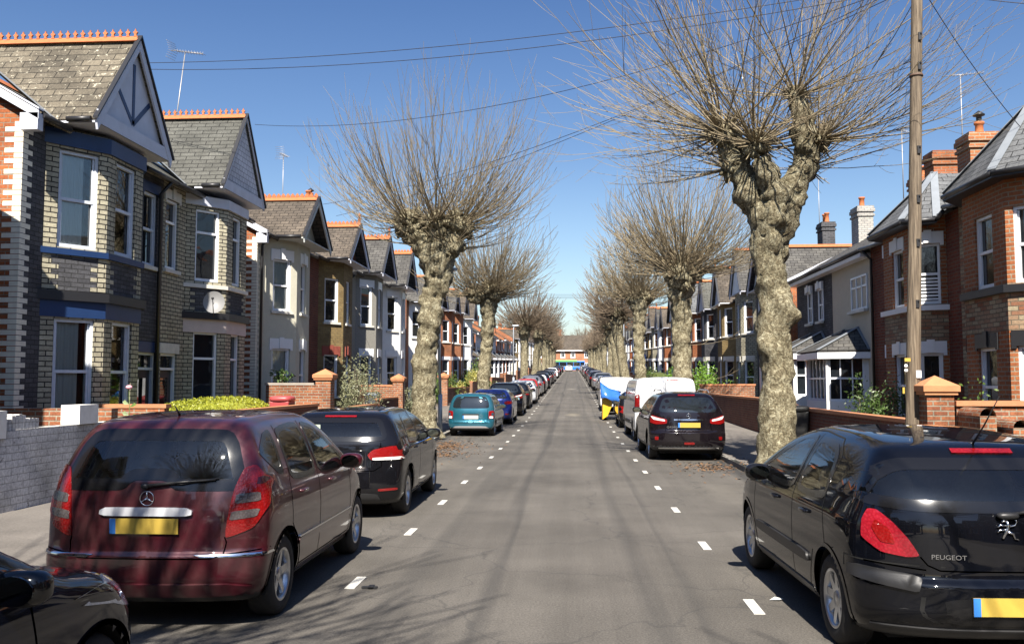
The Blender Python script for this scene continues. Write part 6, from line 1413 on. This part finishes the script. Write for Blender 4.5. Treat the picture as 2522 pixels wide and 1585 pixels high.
for i,(y0,y1) in enumerate(((44,60),(62,84),(86,118),(120,160),(162,200))):
    wall_obj(f'low brick garden wall, {nth[i]} beyond the orange topped wall on the right',6.3,6.52,y0,y1,gz((y0+y1)/2)-.1,1.0,GWALL,COPE,group='far garden walls on the right')
# ---- plants
def M_leaf(name,a,b_):
    m,nt,b=newmat(name); P=wpos(nt); nt.links.new(mixc(nt,ramp(nt,noisen(nt,P,12,3,.6),[(.35,0),(.65,1)]),a,b_),b.inputs['Base Color']); b.inputs['Roughness'].default_value=.45; b.inputs['Specular IOR Level'].default_value=.4; return m
def bush(label,loc,size,n,mat,leaf=.06,cat='bush',name='garden_bush',seed=1,stems=5,shape='ball',hollow=.25,group=None,core=None):
    rr=random.Random(seed); r=empty(name,loc,label,cat,group)
    mb=MB(); tips=[]
    for k in range(max(1,stems*4)):
        ph=rr.uniform(0,6.28); q=rr.uniform(.15,.75); tx=V3(size[0]*q*math.cos(ph),size[1]*q*math.sin(ph),size[2]*rr.uniform(.5,.9)); m0=V3(tx.x*.3,tx.y*.3,size[2]*.25)
        mb.tube([V3(rr.uniform(-.05,.05),rr.uniform(-.05,.05),-.05),m0,tx],[.022,.014,.005],4,cap=False); tips.append(tx)
    part(mb,'stems',M_plain('bush_stem',(.12,.09,.06),.9),r)
    if core:
        mb=MB(); blob(mb,(0,0,size[2]*.48),(size[0]*.9,size[1]*.9,size[2]*.46),2.3,24,14); part(mb,'inner_foliage',core,r)
    mb=MB(); cl=[V3(rr.gauss(0,.45)*size[0],rr.gauss(0,.45)*size[1],size[2]*(.5+rr.gauss(0,.22))) for _ in range(26)]
    for k in range(n):
        if shape=='dome':
            ph=rr.uniform(0,6.28); th=math.acos(rr.uniform(-.15,1)); d=V3(math.sin(th)*math.cos(ph),math.sin(th)*math.sin(ph),math.cos(th)); p=V3(d.x*size[0],math.copysign(abs(d.y)**.75,d.y)*size[1],size[2]*.5+(abs(d.z)**.6)*size[2]*.5)*rr.uniform(.95,1.04)
        elif shape=='box': p=V3(rr.uniform(-1,1)*size[0],rr.uniform(-1,1)*size[1],size[2]*(rr.uniform(.05,1)))+V3(noise.noise(V3(k*.3,1,1)),noise.noise(V3(k*.3,5,1)),0)*.1
        else:
            c=rr.choice(cl); p=c+V3(rr.gauss(0,.2)*size[0],rr.gauss(0,.2)*size[1],rr.gauss(0,.13)*size[2]); 
            if p.z<.03: p.z=rr.uniform(.03,.3)
        a=V3(rr.gauss(0,1),rr.gauss(0,1),rr.gauss(0,.6)).normalized(); b=a.orthogonal().normalized(); b=(Matrix.Rotation(rr.uniform(0,6.28),3,a)@b); l=leaf*rr.uniform(.6,1.3); w_=l*.42
        mb.add([p-b*l*.5,p+a.cross(b)*w_*.5,p+b*l*.5,p-a.cross(b)*w_*.5],[(0,1,2,3)])
    part(mb,'foliage',mat,r,recalc=False); return r
LIME=M_leaf('lime_hedge_leaf',(.17,.20,.016),(.31,.31,.028)); OLV=M_leaf('olive_leaf',(.13,.145,.08),(.24,.24,.14)); DKG=M_leaf('dark_glossy_leaf',(.03,.06,.015),(.08,.13,.03)); GRN=M_leaf('mid_green_leaf',(.05,.09,.018),(.11,.16,.03)); YEG=M_leaf('yellowish_leaf',(.22,.22,.05),(.34,.30,.08)); BRIGHTG=M_leaf('bright_green_leaf',(.07,.15,.015),(.15,.27,.03))
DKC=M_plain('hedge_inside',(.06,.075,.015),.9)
bush('long low lime yellow hedge showing above the maroon car roof',(-8.25,20.4,.1),(.62,3.1,1.38),9000,LIME,.055,'hedge','garden_hedge',3,3,'dome',core=M_plain('lime_inside',(.30,.32,.03),.9))
bush('pale olive bush with thin loose branches, left of the second capped pier',(-8.15,33.6,.15),(.75,.8,2.55),3200,OLV,.10,seed=5,stems=8)
bush('broad evergreen bush with pale buds beside the tall pier on the left',(-8.2,56.,.5),(.9,1.6,1.75),2600,GRN,.15,seed=6)
bush('yellow flecked bush just beyond the evergreen bush on the left',(-8.0,60.5,.6),(.8,1.6,1.3),1500,YEG,.14,seed=7)
bush('ivy like shrub against the left trunk and second capped pier',(-7.2,40.2,.2),(.55,.8,1.3),1500,OLV,.09,seed=8)
bush('dark glossy bush in the garden right of the big tree',(7.55,23.6,.1),(.62,.75,1.85),2600,DKG,.10,seed=9)
bush('small green bush behind the orange wall on the right',(7.6,17.2,.4),(.4,.3,1.3),500,GRN,.08,seed=10)
bush('bright green shrub behind the white van roof on the right',(6.9,46.5,.3),(.9,1.3,2.1),3000,BRIGHTG,.13,seed=11)
bush('second bright green shrub, nearer the lane, beyond the van',(5.9,54,.5),(.7,1.2,1.9),2000,BRIGHTG,.13,seed=12)
bush('dark hedge beyond the pale trunked tree on the right',(6.9,74,.9),(1.1,3.,1.9),1800,GRN,.18,seed=14,core=DKC)
bush('green hedge with yellow shrub tips on the left beyond the dark cars',(-8.2,76,1.),(1.1,3.2,1.9),2000,GRN,.18,seed=15,core=DKC)
bush('yellow shrub against the green hedge on the left',(-7.7,71,.8),(.7,.8,2.1),900,YEG,.16,seed=16)
bush('spiky plant hanging basket by the cream house corner',(-9.05,27.4,1.75),(.22,.25,.5),260,DKG,.12,'plant','hanging_plant',17,1)
# pink flower behind the wall
r=empty('garden_plant',(-8.1,15.9,.1),'thin stemmed plant with one pink flower before the blue banded bay','plant'); mb=MB(); mb.tube([(0,0,0),(.02,0,1.0),(-.01,0,1.62)],[.012,.008,.005],5); 
for z in (.6,.9,1.1,1.3): mb.add([(0,0,z),(.09,.02,z+.08),(.14,0,z+.04),(.08,-.02,z)],[(0,1,2,3)]); mb.add([(0,0,z+.05),(-.09,.02,z+.13),(-.13,0,z+.09),(-.08,-.02,z+.04)],[(0,1,2,3)])
part(mb,'stem',GRN,r); mb=MB(); blob(mb,(-.01,0,1.66),(.06,.06,.04),2,10,6); part(mb,'flower',M_plain('pink_petal',(.75,.35,.42),.6),r)
# leaf litter
LIT=M_leaf('dead_leaf',(.10,.055,.028),(.19,.11,.055)); rr=random.Random(9)
for lab,cx,cy,sx,sy,n in (('brown leaf litter in the gutter by the knobbly tree',-3.6,25.6,.45,1.3,900),('scattered dead leaves on the road behind the teal car',-3.3,22.7,.4,.6,260),('brown leaf litter along the right kerb behind the crossover',3.0,19.8,.45,.7,380)):
    mb=MB()
    for k in range(n):
        x=cx+rr.gauss(0,sx)*(.7 if k%3 else 1.5); y=cy+rr.gauss(0,sy)*(.8 if k%3 else 1.7); a=rr.uniform(0,6.28); l=rr.uniform(.02,.05); z=gz(y)+rr.uniform(.006,.035)+(.11 if x<KL or x>KR else 0)
        d=V3(math.cos(a)*l,math.sin(a)*l,rr.uniform(-.012,.012)); e=V3(-math.sin(a)*l*.6,math.cos(a)*l*.6,rr.uniform(-.012,.012)); p=V3(x,y,z); mb.add([p-d,p-e,p+d,p+e],[(0,1,2,3)])
    tag(mb.build('leaf_litter',LIT,recalc=False),lab,'fallen leaves',kind='stuff')
prop('rubber_scrap','small black scrap lying on the road by the dashed line','litter',(-1.82,8.08,0),lambda m:(m.box(-1.90,-1.76,8.05,8.09,.004,.02),m.box(-1.84,-1.79,8.03,8.12,.0205,.026)),TRIMK)
prop('paper_scrap','flattened pale scrap of paper on the road beside the black hatchback','litter',(1.72,7.88,0),lambda m:m.add([(1.66,7.86,.008),(1.74,7.84,.014),(1.79,7.9,.01),(1.72,7.93,.02)],[(0,1,2,3)]),M_plain('paper_white',(.5,.5,.47),.8))
# ---- telegraph pole and wires
def M_wood():
    m,nt,b=newmat('weathered_pole_wood'); P=wpos(nt); mp=N(nt,'ShaderNodeMapping'); mp.inputs['Scale'].default_value=(22,22,1.1); nt.links.new(P,mp.inputs[0])
    f=noisen(nt,mp.outputs[0],1.6,6,.65); nt.links.new(ramp(nt,f,[(.3,(.05,.037,.025)),(.5,(.13,.098,.066)),(.7,(.24,.19,.13))]),b.inputs['Base Color']); b.inputs['Roughness'].default_value=.85; bump(nt,b,f,.7,.02); return m
r=empty('telegraph_pole',(6.03,16.5,.1),'tall weathered timber telegraph pole on the right pavement','pole'); TOP=V3(.36,0,9.35)
mb=MB(); mb.tube([V3(0,0,-.3)+TOP*0]+[TOP*(k/12) for k in range(0,13)],[.132]+[.13-.035*k/12 for k in range(13)],18); part(mb,'pole_shaft',M_wood(),r)
for z in (7.55,6.0,5.1,4.3,8.1,3.2):
    mb=MB(); c=TOP*(z/9.35); mb.tube([c+V3(.03,-.16,0),c+V3(.03,-.05,0)],.014,6); mb.box(c.x-.015,c.x+.045,-.135,-.1,c.z-.12,c.z+.02); part(mb,'step_bolt',BLACKP,r)
mb=MB(); c=TOP*(7.35/9.35); mb.lathe([(.112,-.02),(.118,-.02),(.118,.02),(.112,.02)],(c.x,0,c.z),n=20); part(mb,'steel_band',M_plain('rusty_band',(.1,.06,.04),.7),r)
mb=MB(); mb.box(.07,.16,-.14,-.135,1.83,1.96); part(mb,'white_notice',PLW if 0 else WHITE,r)
mb=MB(); mb.box(-.12,-.02,-.137,-.131,2.12,2.18); part(mb,'yellow_tag',PLY,r)
mb=MB(); mb.box(-.155,-.12,-.09,-.08,1.55,1.66); part(mb,'yellow_tag',PLY,r)
for z in (1.96,2.04): mb=MB(); mb.lathe([(0,-.004),(.032,-.004),(.032,.0)],(-.1,-.131,z),'y',12); part(mb,'round_tag',WHITE,r)
mb=MB(); mb.box(TOP.x-.5,TOP.x+.5,-.06,.06,TOP.z-.3,TOP.z-.2); part(mb,'crossarm',D.materials['weathered_pole_wood'],r)
PT=V3(6.03,16.5,.1)+TOP-V3(0,0,.2)
WIRE=M_plain('black_wire',(.02,.02,.03),.6)
def wire(label,a,b,sag,rad=.008):
    a=V3(*a);b=V3(*b); pts=[]
    for i in range(25):
        t=i/24; p=a.lerp(b,t); p.z-=sag*4*t*(1-t); pts.append(p-a)
    mb=MB(); mb.tube(pts,rad,5,cap=False); o=mb.build('overhead_wire',WIRE,None,recalc=False); o.location=a; tag(o,label,'wire','telephone wires fanning out from the telegraph pole')
wire('upper of the two close wires crossing the sky to the first house',PT,(-11,22.0,10.12),.35); wire('lower of the two close wires crossing the sky to the first house',PT-V3(0,0,.12),(-11,22.2,10.02),.45)
wire('wire crossing the sky to the roof of the second house',PT,(-11,29.9,10.8),.9); wire('long wire crossing the tall left tree to the cream house',PT-V3(0,0,.1),(-10,35.0,9.0),.6); wire('long wire just beside the one ending at the cream house',PT,(-10.,37.0,8.9),.5)
wire('upper wire leaving the picture at the top right',PT,(9.2,15.4,8.3),.05); wire('second wire leaving at the top right just under the upper one',PT-V3(0,0,.15),(9.2,15.2,8.1),.1); wire('steep wire dropping to the nearest right hand house',PT,(9.2,18.5,6.9),.15)
# far poles' wires over the road
for i,(y,z) in enumerate(((88,9.3),(90,9.8),(76,8.6))): wire(['thin far wire across the road, lowest','thin far wire across the road, topmost','thin far wire across the road, nearest'][i],(-9,y,z+gz(y)),(9,y+6,z+.6+gz(y)),.5,.014)
# ---- television aerials
def aerial(label,base,h,lean=(0,0),boom=1.0,az=0.,el=8,n=9,double=False):
    r=empty('tv_aerial',base,label,'aerial','television aerials on the roofs'); top=V3(lean[0],lean[1],h); mb=MB(); mb.tube([(0,0,-.4),top],.016,6); part(mb,'mast',ALLOY if 0 else M_plain('dull_aluminium',(.35,.34,.33),.5,metal=.6),r)
    A=V3(math.cos(az),math.sin(az),math.tan(R(el))).normalized(); S_=V3(-math.sin(az),math.cos(az),0); mb=MB(); c=top+V3(0,0,.02); mb.tube([c-A*boom*.45,c+A*boom*.55],.011,6)
    for k in range(n): 
        p=c+A*boom*(-.25+.8*k/(n-1)); mb.tube([p-S_*.13,p+S_*.13],.006,4); mb.tube([p-V3(0,0,.06),p+V3(0,0,.06)],.005,4)
    if double:
        for sg in (-1,1):
            q=c-A*boom*.38
            for k in range(4): mb.tube([q+V3(0,0,sg*.07*(k+.5))-S_*.2-A*.03*k,q+V3(0,0,sg*.07*(k+.5))+S_*.2-A*.03*k],.006,4)
    part(mb,'antenna',D.materials['dull_aluminium'],r)
aerial('tall leaning television aerial above the second house ridge',(-11.3,24.3,9.1),2.35,(.05,.5),1.15,-.25,-12,10,True)
aerial('small grid aerial peeping out right of the white tile hung gable',(-11.5,34.5,8.7),2.2,(0,0),.6,1.4,0,6,True)
aerial('thin aerial mast on the right beside the brick chimneys',(12.,27.9,8.8),2.5,(0,0),1.2,-.1,2,9)
aerial('long aerial mast above the grey chimney behind the big tree',(12.2,44.6,9.2),2.7,(0,0),.8,.4,0,6)
aerial('slim mast behind the pole on the right',(11.5,31.5,8.4),2.2,(0,0),.7,.8,0,6)
aerial('short aerial on the roof of the sixth left house',(-12.2,49,9.6),1.3,(0,0),.6,.5,0,6)
# ---- satellite dish
r=empty('satellite_dish',(-8.95,21.72,3.85),'pale satellite dish fixed to the second bay over its string course','satellite dish')
mb=MB(); nrm=V3(.30,-.92,.25).normalized(); a=nrm.cross(Z).normalized(); b=a.cross(nrm); vs=[]
for j in range(7):
    q=j/6
    for k in range(24): t=2*math.pi*k/24; vs.append(-nrm*.09*(1-q*q)+(a*math.cos(t)*.26+b*math.sin(t)*.29)*q)
mb.add(vs,[(j*24+k,j*24+(k+1)%24,(j+1)*24+(k+1)%24,(j+1)*24+k) for j in range(6) for k in range(24)],0,True); part(mb,'dish',M_plain('dish_grey',(.2,.2,.2),.5,var=.1),r,recalc=False)
mb=MB(); mb.tube([-nrm*.09,V3(-.15,.25,-.12),V3(-.3,.45,-.1)],.02,6); mb.tube([-b*.0+V3(0,0,-.36),nrm*.42-b*.05],.012,6); blob(mb,nrm*.42-b*.05,(.03,.05,.03),2.3,10,6); part(mb,'arm',BLACKP,r)
# ---- lamp posts, sign
def lamp(label,x,y,h,head=.9,lean=0):
    g=gz(y)+.1; r=empty('street_lamp',(x,y,g),label,'street lamp','grey street lamp columns'); m_=M_plain('galvanised_column',(.42,.46,.5),.5,metal=.3,var=.15)
    mb=MB(); mb.tube([(0,0,-.2),(0,0,1.3)],.075,12); mb.tube([(0,0,1.3),(lean,0,h-.2),(lean+(.25 if x<0 else -.25)*head,0,h)],[.05,.04,.03],10); part(mb,'column',m_,r)
    mb=MB(); blob(mb,(lean+(.5 if x<0 else -.5)*head,0,h),(.28,.11,.07),3,14,8); part(mb,'lamp_head',m_,r)
lamp('grey lamp column standing against the knobbly left tree',-4.53,30.5,5.6,lean=-.15); lamp('grey lamp column beyond the dark cars on the left',-4.45,67.5,5.2,head=.3); lamp('grey lamp column in the right row near the leaning tree',4.35,76,6.); lamp('far lamp column on the right near the cross street',4.4,118,7.)
r=empty('parking_sign',(4.45,60,gz(60)+.1),'blue sign with a white upward arrow on a thin post','sign'); mb=MB(); mb.tube([(0,0,-.2),(0,0,3.2)],.03,8); part(mb,'post',D.materials['galvanised_column'],r)
mb=MB(); mb.box(-.02,.42,-.045,-.032,2.0,2.95); part(mb,'sign_plate',M_plain('sign_blue',(.02,.13,.5),.4),r); mb=MB(); mb.prism([V3(.17,-.05,2.15),V3(.23,-.05,2.15),V3(.23,-.05,2.6),V3(.31,-.05,2.6),V3(.2,-.05,2.82),V3(.09,-.05,2.6),V3(.17,-.05,2.6)],V3(0,-.004,0)); part(mb,'arrow',WHITE,r)
mb=MB(); mb.box(-.26,-.04,-.045,-.032,2.0,2.95); part(mb,'white_panel',WHITE,r)
# ---- blue tarpaulin over a yellow machine
r=empty('covered_trailer',(1.95,39.8,.17),'yellow sided trailer under a billowing blue tarpaulin in the right row','trailer')
TARP=M_plain('blue_tarpaulin',(.03,.13,.42),.32,var=.25,spec=.7)
mb=MB(); nx,ny=22,16; vs=[]
for j in range(ny+1):
    for i in range(nx+1):
        u,v=i/nx,j/ny; x=-.72+1.55*u; y=-.3+1.9*v; top=1.82-.75*u+.12*math.sin(v*5+u*4); drop=.62*max(0,1-v*6)**1.0
        z=top*.84-drop*(.9-.3*u)+.05*math.sin(u*14+v*6)+.06*noise.noise(V3(u*5,v*5,2)); y2=y-.12*math.sin(u*9)*max(0,1-v*5); vs.append((x,y2,z))
mb.add(vs,[(j*(nx+1)+i,j*(nx+1)+i+1,(j+1)*(nx+1)+i+1,(j+1)*(nx+1)+i) for j in range(ny) for i in range(nx)],0,True)
o=part(mb,'tarpaulin',TARP,r,recalc=False); sm=o.modifiers.new('thickness','SOLIDIFY'); sm.thickness=.01
mb=MB(); mb.prism([V3(-.62,-.1,1.15),V3(-.1,-.1,1.15),V3(-.18,-.1,.75),V3(-.42,-.1,.2),V3(-.64,-.1,.05)],V3(0,1.5,0)); part(mb,'yellow_side',M_plain('machine_yellow',(.62,.36,.02),.4,var=.2),r)
mb=MB(); mb.box(-.1,.8,-.05,1.5,.35,1.1); mb.tube([(-.5,.7,.28),(.75,.7,.28)],.05,8); part(mb,'chassis',TRIMK,r)
for s_ in (-.5,.78):
    mb=MB(); mb.lathe([(0,-.07),(.2,-.07),(.27,-.05),(.27,.05),(.2,.07),(0,.07)],(s_,.7,.27),'x',20); part(mb,'wheel',RUB,r)
# ---- bus crossing the far end
g=4.87; r=empty('single_decker_bus',(0,242,g),'blue and green bus crossing the far end of the street','bus')
mb=MB(); B0=(V3(0,0,0),V3(1,0,0),V3(0,1,0),Z); mb.obox(B0,-7.6,3.3,-1.2,1.2,.3,1.25); mb.obox(B0,-7.6,3.3,-1.2,1.2,2.35,2.75); 
for x in (-7.6,-5.4,-3.6,-1.6,.2,2.,3.15): mb.obox(B0,x,x+.15,-1.19,1.19,1.25,2.35)
part(mb,'body',M_plain('bus_blue',(.02,.16,.55),.35),r,bevel=.06)
mb=MB(); mb.obox(B0,-7.5,1.2,-1.25,1.25,2.45,2.98); part(mb,'green_roof_panel',M_plain('bus_green',(.15,.42,.10),.4),r,bevel=.05)
mb=MB(); mb.obox(B0,-7.55,3.25,-1.16,1.16,1.24,2.36); part(mb,'window_band',M_glass(),r)
mb=MB(); mb.obox(B0,-7.4,-2.2,-1.23,-1.2,.45,1.2); part(mb,'side_panel',M_plain('bus_dark',(.03,.03,.04),.4),r)
for x in (-5.6,1.3):
    mb=MB(); mb.lathe([(0,-1.24),(.3,-1.24),(.45,-1.22),(.45,-.9),(0,-.9)],(x,0,.45),'y',20); part(mb,'wheel',RUB,r)
# ---- bins
def bin_(label,loc,col,cm,h=1.05,name='wheelie_bin',lidc=None):
    r=empty(name,loc,label,'bin'); mb=MB(); Bz=(V3(0,0,0),V3(1,0,0),V3(0,1,0),Z)
    mb.obox(Bz,-.22,.22,-.26,.26,.06,h-.08); v=mb.v; mb.v=[(p[0]*(1.25 if p[2]>.5 else 1),p[1]*(1.2 if p[2]>.5 else 1),p[2]) for p in v]; part(mb,'bin_body',M_plain(cm,col,.5),r,bevel=.03)
    mb=MB(); blob(mb,(0,0,h-.02),(.32,.36,.09),4,20,8); part(mb,'bin_lid',M_plain(cm+'_lid',lidc or col,.45),r)
    for s_ in (-1,1):
        mb=MB(); mb.lathe([(0,-.03),(.09,-.03),(.09,.03),(0,.03)],(s_*.2,.27,.09),'x',14); part(mb,'wheel',RUB,r)
bin_('red domed bin lid showing beside the perforated brick wall',(-8.2,24.9,.25),(.36,.06,.06),'faded_red',1.15)
bin_('grey lidded bin behind the wall before the second capped pier',(-8.4,37.2,.2),(.08,.09,.10),'dark_grey_bin',1.15,lidc=(.16,.19,.22))
bin_('red lidded bin behind the purplish crossover',(6.9,31.8,.15),(.05,.05,.05),'black_bin',1.2,lidc=(.5,.02,.03))
bin_('black bin on the right pavement by the crossover',(6.0,24.6,.11),(.02,.02,.02),'plain_black_bin',1.05)
